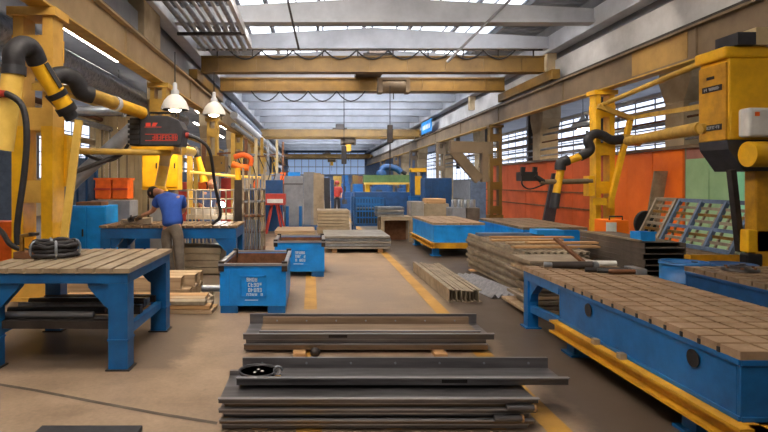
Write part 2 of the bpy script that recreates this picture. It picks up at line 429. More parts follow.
# ================================================================== GRID BEDS AND TABLES
def grid_top(x0, x1, y0, y1, z, pitch, th=.05, gw=.02, gd=.045, gx=True, gy=True):
    """a machined plate: one connected height field with sunk slots, plus its edge faces"""
    def cuts(a, b, on):
        n = max(1, round((b-a)/pitch)); out = [(a, 0)]
        if on:
            for i in range(1, n):
                c = a + (b-a)*i/n; out += [(c-gw/2-.003, 0), (c-gw/2, 1), (c+gw/2, 1), (c+gw/2+.003, 0)]
        return out + [(b, 0)]
    xs, ys = cuts(x0, x1, gx), cuts(y0, y1, gy); m = MB(); nx = len(xs)
    v = [(x, y, z - gd if (i or j) else z) for y, j in ys for x, i in xs]
    m.add(v, [(j*nx+i, j*nx+i+1, (j+1)*nx+i+1, (j+1)*nx+i) for j in range(len(ys)-1) for i in range(nx-1)])
    n0 = len(m.v); ny = len(ys)
    # edge skirts
    ring = [i for i in range(nx)] + [j*nx+nx-1 for j in range(1, ny)] + [(ny-1)*nx+i for i in range(nx-2, -1, -1)] + [j*nx for j in range(ny-2, 0, -1)]
    low = [(m.v[i][0], m.v[i][1], z - th) for i in ring]; m.add(low, [])
    L = len(ring)
    m.f += [(ring[i], n0+i, n0+(i+1)%L, ring[(i+1)%L]) for i in range(L)] + [tuple(n0+i for i in range(L))]
    m.sm += [False]*(L+1)
    return m
def gusset(x, y, z, sx, s, th):
    return MB().prism([(x, z), (x + sx*s, z), (x + sx*s*.95, z-.05), (x + sx*.04, z-s), (x, z-s)], 'y', y-th/2, y+th/2)

def machine_bed(x0, x1, y0, y1, ztop, label, zb=.285, zr=.165, rail='rail_yellow', blue='blue', top='plate', group=None, pitch=.165, legs=True, holes=True):
    e = thing('machine_bed', label, 'workbench', ((x0+x1)/2, (y0+y1)/2, 0), group)
    t = .03
    b = MB().box(x0, x1, y0, y0+t, zb, ztop-.05).box(x0, x1, y1-t, y1, zb, ztop-.05).box(x0, x0+t, y0+t, y1-t, zb, ztop-.05).box(x1-t, x1, y0+t, y1-t, zb, ztop-.05)
    b.box(x0+t, x1-t, y0+t, y1-t, zb, zb+.03)
    b.box(x0-.012, x0, y0, y1, ztop-.085, ztop-.05).box(x0, x1, y0-.012, y0, ztop-.085, ztop-.05).box(x0-.012, x0, y0, y1, zb, zb+.03).box(x0, x1, y0-.012, y0, zb, zb+.03)
    b.build('body', blue, e, bevel=.004)
    grid_top(x0-.01, x1+.01, y0-.01, y1+.01, ztop, pitch).build('work_surface', top, e)
    if holes:
        for yy in (y0 + (y1-y0)*.166, y0 + (y1-y0)*.745):
            MB().lathe([(.058, 0), (.058, .008), (.045, .012)], at=(x0-.012, yy, (ztop+zb)/2+.04), axis='x', seg=18).build('lifting_hole', 'black', e)
        # slot ends showing under the top edge
        ny = round((y1-y0)/pitch)
        for i in range(1, ny):
            yy = y0-.01+(y1-y0+.02)*i/ny; MB().box(x0-.016, x0-.009, yy-.012, yy+.012, ztop-.052, ztop-.02).build('slot_end', 'black', e)
    if rail:
        for sx in (x0-.05, x1-.05):
            MB().ibeam((sx+.05, y0-.1, (zr+zb)/2), (sx+.05, y1+.05, (zr+zb)/2), .16, zb-zr, .02, .05).build('rail', rail, e)
        MB().box(x0, x1, y0-.1, y0-.04, zr, zb).build('cross_rail', rail, e)
        MB().box(x0, x1, y1-.02, y1+.04, zr, zb).build('cross_rail', rail, e)
    if legs:
        for lx in (x0+.09, x1-.09):
            for ly in (y0+.25, y1-.15):
                MB().box(lx-.07, lx+.07, ly-.07, ly+.07, .02, zr if rail else zb).box(lx-.11, lx+.11, ly-.11, ly+.11, 0, .02).build('leg', blue, e)
    return e
# the long bed in the right foreground: closed box on yellow rails, open trestle at its far end
bx0, bx1 = 2.45, 3.5
bed = machine_bed(bx0, bx1, 3.2, 5.55, .69, 'long blue machine bed with slotted tan top on yellow rails, nearest on the right', legs=False)
for ly in (5.4, 3.7):
    for lx in (bx0+.12, bx1-.12):
        MB().box(lx-.08, lx+.08, ly-.07, ly+.07, .02, .165).box(lx-.12, lx+.12, ly-.11, ly+.11, 0, .02).build('leg', 'blue', bed)
for yy in (4.75, 4.35): MB().box(bx0-.07, bx0-.02, yy-.03, yy+.03, .285, .33).build('stop_block', 'panel_steel', bed)
tr = thing('trestle_table', 'open-legged blue trestle table joined to the far end of the long machine bed', 'table', (2.97, 6.1, 0))
grid_top(bx0-.01, bx1+.01, 5.57, 6.5, .69, .165).build('work_surface', 'plate', tr)
MB().box(bx0, bx1, 5.57, 5.62, .54, .64).box(bx0, bx1, 6.43, 6.48, .54, .64).box(bx0, bx0+.05, 5.62, 6.43, .54, .64).box(bx1-.05, bx1, 5.62, 6.43, .54, .64).build('apron', 'blue', tr)
for lx in (bx0+.06, bx1-.06): 
    MB().box(lx-.06, lx+.06, 6.36, 6.48, .015, .54).box(lx-.09, lx+.09, 6.33, 6.51, 0, .015).prism([(6.36,.54),(6.12,.54),(6.3,.4),(6.36,.3)], 'x', lx-.04, lx+.04).build('leg', 'blue', tr)
    MB().bar((lx, 5.6, .25), (lx, 6.36, .22), .06, .08).build('brace', 'blue', tr)
machine_bed(2.72, 3.85, 12.5, 15.1, .76, 'bright blue machine bed on yellow rails behind the ribbed panel stack', zb=.32, zr=.2, blue='cyan', holes=False, group=None, pitch=.3)
machine_bed(4.15, 5.4, 11.0, 13.9, .78, 'blue machine bed with no yellow rails, right of the bright blue bed', zb=.3, rail=None, blue='bin_blue', top='plate_dark', holes=False, pitch=.3)
# right table
e = machine_bed(4.17, 5.5, 4.5, 6.25, .72, 'blue slotted table at the right edge beyond the long bed', zb=.42, rail=None, blue='deep_blue', top='plate_dark', holes=False, legs=False)
for lx in (4.3, 5.35):
    for ly in (4.75, 6.1): MB().box(lx-.08, lx+.08, ly-.08, ly+.08, 0, .42).build('leg', 'deep_blue', e)
for i, (x, y, r) in enumerate(((4.55, 5.95, .17), (5.0, 5.6, .2))):
    e = thing('flange_disc', ['far', 'near'][i] + ' dark flanged disc lying on the blue table at the right edge', 'disc', (x, y, .72))
    MB().lathe([(r, 0), (r, .025), (r*.6, .03), (r*.55, .05), (r*.3, .05), (r*.28, .03), (.001, .03)], at=(x, y, .72), seg=28).build('plate', 'dark_steel', e)
    for k in range(6): a = k*PI/3; MB().lathe([(.016, .0), (.016, .02)], at=(x+r*.8*math.cos(a), y+r*.8*math.sin(a), .745), seg=8).build('bolt', 'rust', e)
o = MB().bar((4.35, 5.3, .745), (4.9, 5.15, .745), .06, .05).build('flat_offcut', 'rust'); tag(o, 'rusty flat offcut on the blue table at the right edge', 'offcut')
# rack stand
e = thing('rack_stand', 'low blue stand with yellow edge rail under the pale blue leaning racks', 'stand', (5.8, 8.8, 0))
grid_top(5.35, 6.4, 7.9, 9.9, .62, .3).build('work_surface', 'plate_dark', e)
MB().box(5.35, 6.4, 7.86, 7.9, .54, .64).box(5.31, 5.35, 7.86, 9.9, .54, .64).build('rail', 'rail_yellow', e)
MB().box(5.4, 6.35, 7.95, 9.85, .35, .55).build('body', 'deep_blue', e)
for lx in (5.5, 6.25):
    for ly in (8.1, 9.7): MB().box(lx-.08, lx+.08, ly-.08, ly+.08, 0, .35).build('leg', 'deep_blue', e)

# left foreground table
def blue_table(x0, x1, y0, y1, zt, label, top='plate', pitch=.155, ap=.085, gy=True, leg=.17, shelf=True, blue='blue', side_legs=None):
    e = thing('work_table', label, 'table', ((x0+x1)/2, (y0+y1)/2, 0))
    grid_top(x0, x1, y0, y1, zt, pitch, th=.04, gw=.026, gy=gy).build('work_surface', top, e)
    MB().box(x0+.02, x1-.02, y0+.02, y0+.06, zt-.05-ap, zt-.05).box(x0+.02, x1-.02, y1-.06, y1-.02, zt-.05-ap, zt-.05).box(x0+.02, x0+.06, y0+.06, y1-.06, zt-.05-ap, zt-.05).box(x1-.06, x1-.02, y0+.06, y1-.06, zt-.05-ap, zt-.05).build('apron', blue, e, bevel=.004)
    for lx, sx in ((x0+.02+leg/2, 1), (x1-.02-leg/2, -1)):
        for ly, sy in ((y0+.02+leg/2, 1), (y1-.02-leg/2, -1)):
            m = MB().box(lx-leg/2, lx+leg/2, ly-leg/2, ly+leg/2, .012, zt-.05-ap).box(lx-leg*.55, lx+leg*.55, ly-leg*.55, ly+leg*.55, .26, .275)
            lo = m.build('leg', blue, e)
            MB().prism([(lx+sx*leg/2, zt-.05-ap), (lx+sx*(leg/2+.2), zt-.05-ap), (lx+sx*(leg/2+.19), zt-.09-ap), (lx+sx*(leg/2+.04), zt-.26-ap), (lx+sx*leg/2, zt-.28-ap)], 'y', ly-.05, ly+.05).build('gusset', blue, lo)
            MB().box(lx-leg*.62, lx+leg*.62, ly-leg*.62, ly+leg*.62, 0, .012).build('foot_plate', 'dark_steel', lo)
    if shelf:
        MB().bar((x1-.1, y0+.1, .3), (x1-.1, y1-.1, .3), .06, .08).build('shelf_rail', blue, e)
        MB().bar((x0+.1, y0+.1, .3), (x0+.1, y1-.1, .3), .06, .08).build('shelf_rail', blue, e)
    return e
blue_table(-2.98, -1.6, 4.9, 6.4, .9, 'blue work table with slotted steel top in the left foreground', gy=False, top='plate_left')
# bars on its lower rails
for i in range(9):
    if i in (2, 3): continue
    y = 5.08 + i*.14; col = ['dark_steel', 'steel', 'charcoal', 'galv'][i % 4]
    x1 = -1.72 + R.uniform(-.05, .05)
    o = MB().bar((-2.95, y, .375+.0*i), (x1, y + R.uniform(-.02, .02), .375), .09, .07).build('stock_bar', col)
    tag(o, 'steel stock bar under the left table, %s from the front' % NTH[i], 'bar', 'stock bars under the left table')
for i in range(4):
    y = 5.15 + i*.2
    o = MB().tube([(-2.9, y, .44), (-1.9+R.uniform(-.15,.2), y, .44)], .03, 10).build('stock_tube', ['steel', 'charcoal', 'galv', 'dark_steel'][i])
    tag(o, 'round steel tube lying over the stock bars of the left table, %s from the front' % NTH[i], 'tube', 'tubes under the left table')

# wheel-like cable coil and fittings on the left table
e = thing('cable_coil', 'dark coil of cable with wire ties lying on the left work table', 'coil', (-2.65, 5.75, .9))
m = MB()
for j, (r, z) in enumerate(((.22,.03),(.2,.075),(.21,.12),(.17,.05),(.185,.15),(.16,.1))):
    m.tube([(-2.62+r*math.cos(a*PI/12), 5.7+r*math.sin(a*PI/12)+R.uniform(-.01,.01), .9+z+R.uniform(-.01,.012)) for a in range(25)], .024, 8)
m.build('winding', 'rubber', e)
for a in (.4, 2.2, 4.0, 5.2):
    MB().tube([(-2.62+.19*math.cos(a)+.05*math.cos(b)*math.cos(a), 5.7+.19*math.sin(a)+.05*math.cos(b)*math.sin(a), .985+.085*math.sin(b)) for b in [q*PI/6 for q in range(13)]], .014, 6).build('tie', 'galv', e)
e = thing('clamp_block', 'small brass and steel welding clamp beside the cable coil', 'clamp', (-2.85, 5.6, .9))
MB().box(-2.95, -2.72, 5.52, 5.68, .9, .97).build('body', 'rust', e, bevel=.01)
MB().tube([(-2.9, 5.6, .97), (-2.9, 5.6, 1.12), (-2.78, 5.6, 1.14)], .025, 8).build('screw', 'brass', e)
MB().lathe([(.05,0),(.05,.03)], at=(-2.78, 5.6, 1.125)).build('knob', 'dark_steel', e)

# second blue table, where the worker stands
blue_table(-3.75, -1.32, 9.85, 11.0, .9, 'blue work table behind the bending worker in the blue shirt', top='plate_dark', ap=.18, shelf=False)
# beige slab stack under it
for i in range(4):
    o = MB().box(-2.6, -1.65+.02*(i%2), 10.05, 10.8, .02+i*.12, .13+i*.12).build('steel_slab', 'sheet_tan', bevel=.01)
    tag(o, '%s tan slab stacked under the work table of the bending worker' % level(i, 4), 'slab', 'slabs under the second blue table')
# cabinet
def cabinet(x0, x1, y0, y1, z0, z1, label, m, cat='cabinet', doors=2, name='steel_cabinet'):
    e = thing(name, label, cat, ((x0+x1)/2, (y0+y1)/2, z0))
    MB().box(x0, x1, y0+.02, y1, z0, z1).build('body', m, e, bevel=.01)
    wd = (x1-x0)/doors
    for i in range(doors):
        d = MB().box(x0+wd*i+.015, x0+wd*(i+1)-.015, y0, y0+.02, z0+.06, z1-.03).build('door', m, e, bevel=.005)
        MB().box(x0+wd*(i+.8), x0+wd*(i+.86), y0-.03, y0, z0+(z1-z0)*.5, z0+(z1-z0)*.62).build('handle', 'dark_steel', d)
    return e
cabinet(-4.82, -4.05, 11.0, 11.7, 0, 1.2, 'bright blue two-door cabinet left of the bending worker', 'bin_blue')
o = MB().box(-4.7, -4.2, 11.15, 11.55, 1.2, 1.27).build('tool_tray', 'rust'); tag(o, 'rusty tool tray lying on the bright blue cabinet', 'tray')
cabinet(-3.9, -3.35, 12.3, 12.9, 0, .75, 'low blue cabinet right of the taller bright blue cabinet', 'blue', doors=1)

# ================================================================== BINS
def glyphs(m, x, y, z, h, n, rr):
    for i in range(n):
        q = x + i*h*.72
        if rr.random() < .12: continue
        s = h*.17; ww = h*.55
        for a in range(5):
            if rr.random() < .72:
                if a == 0: m.box(q, q+s, y, y+.003, z, z+h)
                if a == 1: m.box(q+ww-s, q+ww, y, y+.003, z, z+h)
                if a == 2: m.box(q, q+ww, y, y+.003, z+h-s, z+h)
                if a == 3: m.box(q, q+ww, y, y+.003, z+h*.45, z+h*.45+s)
                if a == 4: m.box(q, q+ww, y, y+.003, z, z+s)
def steel_bin(x0, x1, y0, y1, z1, label, blue, seed, lines=4):
    e = thing('steel_bin', label, 'bin', ((x0+x1)/2, (y0+y1)/2, 0)); t = .03; zb = .09
    MB().box(x0, x1, y0, y0+t, zb, z1).box(x0, x1, y1-t, y1, zb, z1).box(x0, x0+t, y0+t, y1-t, zb, z1).box(x1-t, x1, y0+t, y1-t, zb, z1).box(x0+t, x1-t, y0+t, y1-t, zb, zb+.03).build('tub', blue, e, bevel=.006)
    MB().box(x0-.02, x1+.02, y0-.02, y0+.03, z1, z1+.03).box(x0-.02, x1+.02, y1-.03, y1+.02, z1, z1+.03).box(x0-.02, x0+.03, y0+.03, y1-.03, z1, z1+.03).box(x1-.03, x1+.02, y0+.03, y1-.03, z1, z1+.03).build('rim', 'steel', e)
    MB().box(x0+t, x0+t+.006, y0+t, y1-t, zb+.04, z1-.01).box(x1-t-.006, x1-t, y0+t, y1-t, zb+.04, z1-.01).box(x0+t, x1-t, y1-t-.006, y1-t, zb+.04, z1-.01).build('inner_wall', 'rust', e)
    MB().box(x0+t, x1-t, y0+t, y1-t, zb+.03, zb+.04).build('floor_liner', 'rust', e)
    for cx in (x0+.02, x1-.02):
        for cy in (y0+.02, y1-.02): MB().box(cx-.035, cx+.035, cy-.035, cy+.035, z1-.07, z1+.055).build('stacking_post', 'dark_steel', e)
    w = x1-x0
    p = MB(); a, b = x0+w*.3, x1-w*.3
    for q0, q1, r0, r1 in ((a, b, .2, .22), (a, b, z1-.14, z1-.12), (a, a+.02, .2, z1-.12), (b-.02, b, .2, z1-.12)): p.box(q0, q1, y0-.012, y0, r0, r1)
    p.build('panel_frame', blue, e)
    for q in (x0+w*.12, x1-w*.12): MB().box(q-.025, q+.025, y0-.014, y0, .13, z1-.05).build('rib', blue, e)
    for q in (x0+.12, x1-.12): MB().box(q-.11, q+.11, y0, y1, 0, zb).build('skid', 'blue', e)
    g = MB(); rr = random.Random(seed)
    for i in range(lines): glyphs(g, x0+w*.42+rr.uniform(-.02,.01), y0-.004, z1-.2-i*.066, .05, 5 if i != 3 else 6, rr)
    g.box(x0+w*.38, x0+w*.58, y0-.004, y0-.001, z1-.2-lines*.062+.01, z1-.2-lines*.062+.018)
    g.build('lettering', 'lettering', e)
    return e
steel_bin(-1.17, -.33, 7.1, 8.5, .6, 'bright blue steel bin with white stencilled lettering beside the nearest channel stacks', 'bin_blue', 3)
steel_bin(-.66, .22, 9.85, 11.0, .6, 'second blue steel bin standing behind the lettered one', 'bin_blue', 11, 3)

# ================================================================== STACKED CHANNELS IN FRONT
def tray(x0, x1, y0, y1, z0, hf, hb, m, label, group, lip=.025, end=True, slot=None, th=.008):
    """folded steel tray: floor, front and back wall with turned lips, one closed end"""
    e = thing('steel_tray', label, 'tray', ((x0+x1)/2, (y0+y1)/2, z0), group)
    b = MB().box(x0, x1, y0, y1, z0, z0+th)
    b.build('base_sheet', m, e)
    MB().box(x0, x1, y0, y0+th, z0+th, z0+hf).build('front_flange', m, e)
    MB().box(x0, x1, y0-lip, y0+th, z0+hf, z0+hf+th).build('lip', 'steel', e)
    MB().box(x0, x1, y1-th, y1, z0+th, z0+hb).box(x0, x1, y1-th, y1+lip, z0+hb, z0+hb+th).build('back_flange', m, e)
    if slot:
        MB().box(slot-.09, slot+.09, y0-.004, y0+.001, z0+hf*.3, z0+hf*.8).build('slot', 'black', e)
    bl = MB()
    for i in range(7):
        q = x0+.15+(x1-x0-.3)*i/6; bl.lathe([(.009,0),(.009,.006)], at=(q, y1-th-.006, z0+hb*.6), axis='y', seg=8)
    bl.build('rivet', 'galv', e)
    return e
GA = 'steel trays in the nearest stack'
fr = [(-.60,1.44,3.74,4.22,.012,.03,'tray'),(-.615,1.47,3.72,4.23,.051,.026,'tray_brown'),(-.59,1.45,3.75,4.22,.086,.026,'tray'),(-.62,1.49,3.725,4.23,.121,.026,'tray'),(-.585,1.46,3.745,4.22,.156,.026,'tray_brown'),(-.62,1.50,3.71,4.24,.191,.031,'tray')]
for i, (a, b_, c, d, z, h, m) in enumerate(fr):
    tray(a, b_, c, d, z, h, h, m, '%s long steel tray of the stack nearest the camera' % level(i, 7), GA)
tray(-.53, 1.8, 3.93, 4.28, .232, .05, .075, 'tray', 'topmost long steel tray of the stack nearest the camera', GA, slot=1.0)
for xx in (-.35, .55, 1.25):
    o = MB().box(xx-.05, xx+.05, 3.75, 4.2, 0, .012).build('wood_lath', 'wood'); tag(o, 'thin wood lath under the nearest tray stack, %s' % {-.35:'at its left end', .55:'at its middle', 1.25:'at its right end'}[xx], 'lath')
for i, (xx, zz) in enumerate(((1.36, .1), (1.44, .17))):
    e = thing('round_bar', ['lower', 'upper'][i] + ' round bar end sticking out at the right end of the nearest stack', 'bar', (xx, 3.66, zz))
    MB().tube([(xx-.16, 3.69, zz), (xx+.02, 3.69, zz)], .02, 14).build('rod', 'tray', e)
    MB().lathe([(.02, 0), (.026, .0), (.026, .012), (.012, .012)], at=(xx+.02, 3.69, zz), axis='x').build('end_cap', 'wood', e)
# shallow black dish with fittings on the top tray
e = thing('spring_dish', 'round black shallow dish with small white fittings on the nearest tray stack', 'dish', (-.4, 4.1, .24))
cx, cy, cz = -.395, 4.09, .244
MB().lathe([(.001,.006),(.115,.006),(.128,.034),(.133,.034),(.136,.03),(.12,.0),(.001,0)], at=(cx, cy, cz), seg=32).build('bowl', 'black', e)
MB().lathe([(.13,.03),(.142,.03),(.142,.044),(.13,.044),(.13,.03)], at=(cx, cy, cz), seg=32).build('rim', 'charcoal', e)
for q in ((-.02,-.02),(.03,.01),(.0,.045)): MB().lathe([(.02,0),(.02,.016),(.008,.028)], at=(cx+q[0], cy+q[1], cz+.006), seg=10).build('fitting', 'white', e)
e = thing('pipe_clamp', 'little metal clamp hooked on the rim of the black dish', 'clamp', (cx+.15, 4.05, .24))
MB().tube([(cx+.15+.03*math.cos(a), 4.03, .3+.03*math.sin(a)) for a in [i*PI/8 for i in range(15)]], .008, 8).build('ring', 'galv', e)
MB().box(cx+.13, cx+.17, 4.0, 4.06, .242, .272).build('foot', 'brass', e)

GB = 'steel trays in the second stack'
tray(-.66, 1.70, 5.43, 5.98, .035, .05, .05, 'tray_brown', 'bottom tray of the second channel stack, behind the nearest stack', GB)
tray(-.64, 1.69, 5.44, 5.98, .088, .045, .045, 'tray', 'middle tray of the second channel stack, behind the nearest stack', GB)
tray(-.665, 1.76, 5.41, 6.0, .138, .055, .1, 'tray', 'topmost wide open tray of the second channel stack, behind the nearest stack', GB, slot=.25)
tray(-.52, 1.66, 5.52, 5.94, .15, .04, .07, 'tray_brown', 'narrow tray lying inside the topmost tray of the second channel stack', GB)
for i, xx in enumerate((-.12, 1.22)):
    o = MB().box(xx-.06, xx+.06, 5.28, 5.95, 0, .035).build('timber_block', 'wood'); tag(o, ['left', 'right'][i] + ' timber block under the second channel stack', 'timber')
o = MB().ball((.03, 5.31, .045), .05, sc=(1, 1, .9)).build('rag_ball', 'dark_steel'); tag(o, 'dark balled rag beside the left timber block under the second channel stack', 'rag')
o = MB().box(-1.8, -1.13, 3.35, 3.735, 0, .035).build('floor_plate', 'charcoal', bevel=.004); tag(o, 'dark steel plate on the floor at the bottom left edge', 'plate')

# ================================================================== LEFT FLOOR BARS
def box_bar(x0, x1, y, z, w, h, m, label, group):
    e = thing('box_section', label, 'beam', ((x0+x1)/2, y, z), group)
    t = .008
    MB().box(x0, x1, y-w/2, y+w/2, z, z+t).box(x0, x1, y-w/2, y+w/2, z+h-t, z+h).box(x0, x1, y-w/2, y-w/2+t, z+t, z+h-t).box(x0, x1, y+w/2-t, y+w/2, z+t, z+h-t).build('tube_wall', m, e)
    MB().box(x1-.06, x1-.05, y-w/2+t, y+w/2-t, z+t, z+h-t).build('inner_web', 'dark_steel', e)
    return e
GL = 'tan box sections behind the left table'
for j in range(2):
    for i in range(3):
        box_bar(-3.6, -1.72 - .12*j*(i == 0) + .03*i, 7.95+i*.24, j*.165, .21, .16, 'bar_tan', 'tan box section behind the left table, %s layer, %s from the front' % (['lower', 'upper'][j], NTH[i]), GL)
GM = 'flat tan bars in front of the box sections'
for j in range(3):
    for i in range(3):
        x1 = -1.2 - .05*i - R.uniform(0, .08) - .05*j
        o = MB().box(-3.3, x1, 7.05+i*.2, 7.23+i*.2, j*.055, j*.055+.048).build('flat_bar', ['bar_tan', 'wood', 'panel_steel'][(i+j) % 3], bevel=.006)
        tag(o, 'flat tan bar left of the lettered bin, %s layer, %s from front' % (['lowest', 'middle', 'top'][j], NTH[i]), 'bar', GM)
e = thing('pipe_fitting', 'grey pipe fitting lying on the floor between bars and lettered bin', 'fitting', (-1.5, 8.2, 0))
MB().tube([(-1.62, 8.25, .1), (-1.28, 8.25, .1)], .05, 12).build('barrel', 'galv', e)
MB().lathe([(.075,0),(.075,.05)], at=(-1.3, 8.25, .1), axis='x').build('flange', 'dark_steel', e)
MB().bar((-1.55, 8.2, .03), (-1.4, 7.9, .03), .05, .05).bar((-1.48,8.25,0),(-1.48,8.25,.1),.06,.06).build('bracket', 'panel_steel', e)

# ================================================================== RIBBED PANEL STACK
def ribbed(x0, x1, y0, y1, z, h=.05):
    m = MB(); n = 10
    prof = []
    for i in range(n):
        a = x0+(x1-x0)*i/n; d = (x1-x0)/n
        prof += [(a, z+.008), (a+d*.35, z+.008), (a+d*.5, z+h-.01), (a+d*.85, z+h-.01)]
    prof.append((x1, z+.008))
    top = prof; bot = [(p, q-.008) for p, q in prof]
    n = len(top)
    v = [(p, y, q) for y in (y0, y1) for p, q in top] + [(p, y, q) for y in (y0, y1) for p, q in bot]
    f = [(i, i+1, n+i+1, n+i) for i in range(n-1)] + [(2*n+i, 3*n+i, 3*n+i+1, 2*n+i+1) for i in range(n-1)]
    f += [(i, 2*n+i, 2*n+i+1, i+1) for i in range(n-1)] + [(n+i, n+i+1, 3*n+i+1, 3*n+i) for i in range(n-1)]
    f += [(0, n, 3*n, 2*n), (n-1, 3*n-1+n, 2*n-1+n, 2*n-1)][:1]
    m.add(v, f)
    # turned-down side edges
    m.box(x0-.004, x0+.004, y0, y1, z, z+h-.004); m.box(x1-.004, x1+.004, y0, y1, z, z+h-.004)
    m.box(x0-.004, x0+.05, y0, y1, z+h-.008, z+h-.002)
    return m
NP = 12
for i in range(NP):
    dx = R.uniform(-.025, .025); dy = R.uniform(-.03, .03)
    o = ribbed(3.02+dx, 3.95+dx, 8.0+dy, 10.9+dy, .03+i*.054).build('ribbed_sheet', 'panel_steel')
    tag(o, '%s ribbed steel panel of the tall stack behind the long bed' % level(i, NP), 'panel', 'ribbed panels in the tall stack')
for yy in (8.3, 10.5):
    o = MB().box(2.95, 4.0, yy-.06, yy+.06, 0, .03).build('timber_bearer', 'wood'); tag(o, 'timber bearer under the %s end of the ribbed panel stack' % ('near' if yy < 9 else 'far'), 'timber')
# low bundle of angle bars
for i in range(8):
    x = 1.92+.058*i; m = MB()
    h = .17+R.uniform(-.015, .02); y0 = 7.76+R.uniform(-.04,.06)
    m.section((x, y0, 0), (x-.0, 10.4+R.uniform(-.1,.1), 0), [(-.028,0),(.028,0),(.028,.008),(-.02,.008),(-.02,h-.008),(.02,h-.008),(.02,h),(-.028,h)])
    tag(m.build('channel_bar', 'panel_steel'), 'steel channel on edge in the low bundle by the yellow line, %s from the left' % NTH[i], 'channel', 'channels in the low bundle')
for i in range(5):
    x = 2.5+.11*i
    m = MB().section((x+.1, 7.95+.03*i, .012), (x-.12, 9.9, .012), [(-.05,0),(0,.055),(.05,0),(.04,0),(0,.043),(-.04,0)])
    tag(m.build('angle_bar', 'steel'), 'loose angle bar between low bundle and ribbed panel stack, %s from the left' % NTH[i], 'angle', 'loose angle bars')
# planks and offcuts on the ribbed stack
zt = .03+NP*.054
for i, (x0, x1, y, a, m, dz) in enumerate(((3.0,4.3,8.4,.05,'wood',0),(3.1,4.5,8.9,-.05,'bar_tan',0),(3.0,4.2,9.4,.03,'wood',0),(3.15,4.6,9.9,-.02,'wood',0),(3.3,4.9,8.65,.12,'wood',.035))):
    o = MB().box(x0, x1, y-.07, y+.07, zt+dz, zt+dz+.03).rot(a*.4 if dz else a*.6, 'Z', ((x0+x1)/2, y, zt)).build('plank', m)
    tag(o, 'tan plank across the ribbed panel stack, %s' % ['closest to the long bed', 'second from the long bed', 'third from the long bed', 'furthest from the long bed', 'laid askew over the others'][i], 'plank', 'planks on the ribbed stack')
o = MB().box(3.05, 4.25, 10.25, 10.45, zt, zt+.05).build('flat_strip', 'pale_blue'); tag(o, 'pale blue steel strip on the far end of the ribbed stack', 'strip')
o = MB().box(4.02, 4.5, 10.0, 10.35, zt+.05, zt+.13).build('blue_offcut', 'cyan'); tag(o, 'small bright cyan offcut at the right end of the pale blue strip', 'offcut')
# board stack at the far end of the trestle
GBD = 'boards stacked behind the trestle table'
for i in range(12):
    o = MB().box(2.68+R.uniform(-.06,.1), [3.9,3.2,3.6][i%3]+R.uniform(-.2,.1), 6.85+R.uniform(-.05,.1), 7.75-.25*(i%2), .05+i*.055, .05+i*.055+.04).build('board', ['bar_tan','panel_steel','panel_steel'][i % 3], bevel=.004)
    tag(o, '%s board of the stack behind the trestle table' % level(i, 12), 'board', GBD)
for i in range(2):
    o = MB().box(2.8+i*.9, 2.9+i*.9, 6.9, 7.7, 0, .05).build('timber_bearer', 'wood'); tag(o, ['left', 'right'][i]+' timber bearer under the boards behind the trestle table', 'timber')
# clutter on the trestle / far end of the bed
e = thing('pipe_tool', 'dark hand tool with pale grips lying on the far end of the long bed', 'tool', (3.0, 6.3, .69))
MB().tube([(2.7, 6.3, .73), (3.1, 6.2, .74)], [.035, .045, .03], 10).build('barrel', 'dark_steel', e)
MB().tube([(2.62, 6.33, .73), (2.72, 6.3, .73)], .03, 10).build('grip', 'galv', e)
MB().lathe([(.05,0),(.05,.05),(.03,.07)], at=(3.1, 6.2, .735), axis='x').build('chuck', 'galv', e)
e = thing('hose_bundle', 'dark rolled hose lying across the bed beside the hand tool', 'hose', (3.3, 6.2, .69))
for i in range(3): MB().tube([(2.95+.1*i, 6.05-.06*i, .715), (3.2, 6.0-.06*i, .72), (3.45, 6.05-.07*i, .715)], .024, 10, smooth_path=5).build('hose', ['rubber','charcoal','rust'][i], e)
MB().box(3.4, 3.5, 5.85, 6.1, .69, .75).build('coupling', 'galv', e)
o = MB().tube([(3.12, 6.42, .73), (3.46, 6.37, .735)], .032, 12).build('white_tube', 'white'); tag(o, 'white tube lying at the far right corner of the long bed', 'tube')
o = MB().bar((3.1, 6.3, .72), (2.98, 6.86, .97), .05, .03).build('rusty_bar', 'rust'); tag(o, 'rusty flat bar leaning up against the boards behind the bed', 'bar')

# ================================================================== DARK TRAY STACK, DRUMS, WELDER, CHAIR
GD = 'dark trays beyond the long bed'
for i in range(11):
    e = thing('deep_tray', '%s dark sheet tray of the stack beyond the long bed' % level(i, 11), 'tray', (4.7, 8.3, .02+i*.076), GD)
    z = .02+i*.076; x0, x1, y0, y1 = 4.4, 4.95, 7.42+R.uniform(-.03,.03), 9.2
    MB().box(x0, x1, y0, y1, z, z+.01).build('base_sheet', 'sheet_dark', e)
    MB().box(x0, x0+.01, y0, y1, z+.01, z+.073).build('side_wall', 'sheet_dark', e)
    MB().box(x1-.01, x1, y0, y1, z+.01, z+.073).build('side_wall', 'sheet_dark', e)
    if i == 10: MB().box(x0, x1, y0+.1, y1, z+.068, z+.076).build('lid_sheet', 'sheet_dark', e)
o = MB().box(4.38, 4.42, 7.5, 9.2, .862, .885).build('edge_strip', 'sheet_tan'); tag(o, 'pale strip lying along the top edge of the dark tray stack', 'strip')
e = thing('parts_box', 'small bright blue parts box on top of the dark tray stack', 'box', (4.55, 7.75, .86))
MB().box(4.46, 4.66, 7.6, 7.62, .862, .98).box(4.46, 4.66, 7.83, 7.85, .862, .98).box(4.46, 4.48, 7.62, 7.83, .862, .98).box(4.64, 4.66, 7.62, 7.83, .862, .98).box(4.48, 4.64, 7.62, 7.83, .862, .88).build('tub', 'cyan', e)
MB().box(4.45, 4.67, 7.59, 7.605, .96, .99).build('rim', 'cyan', e)
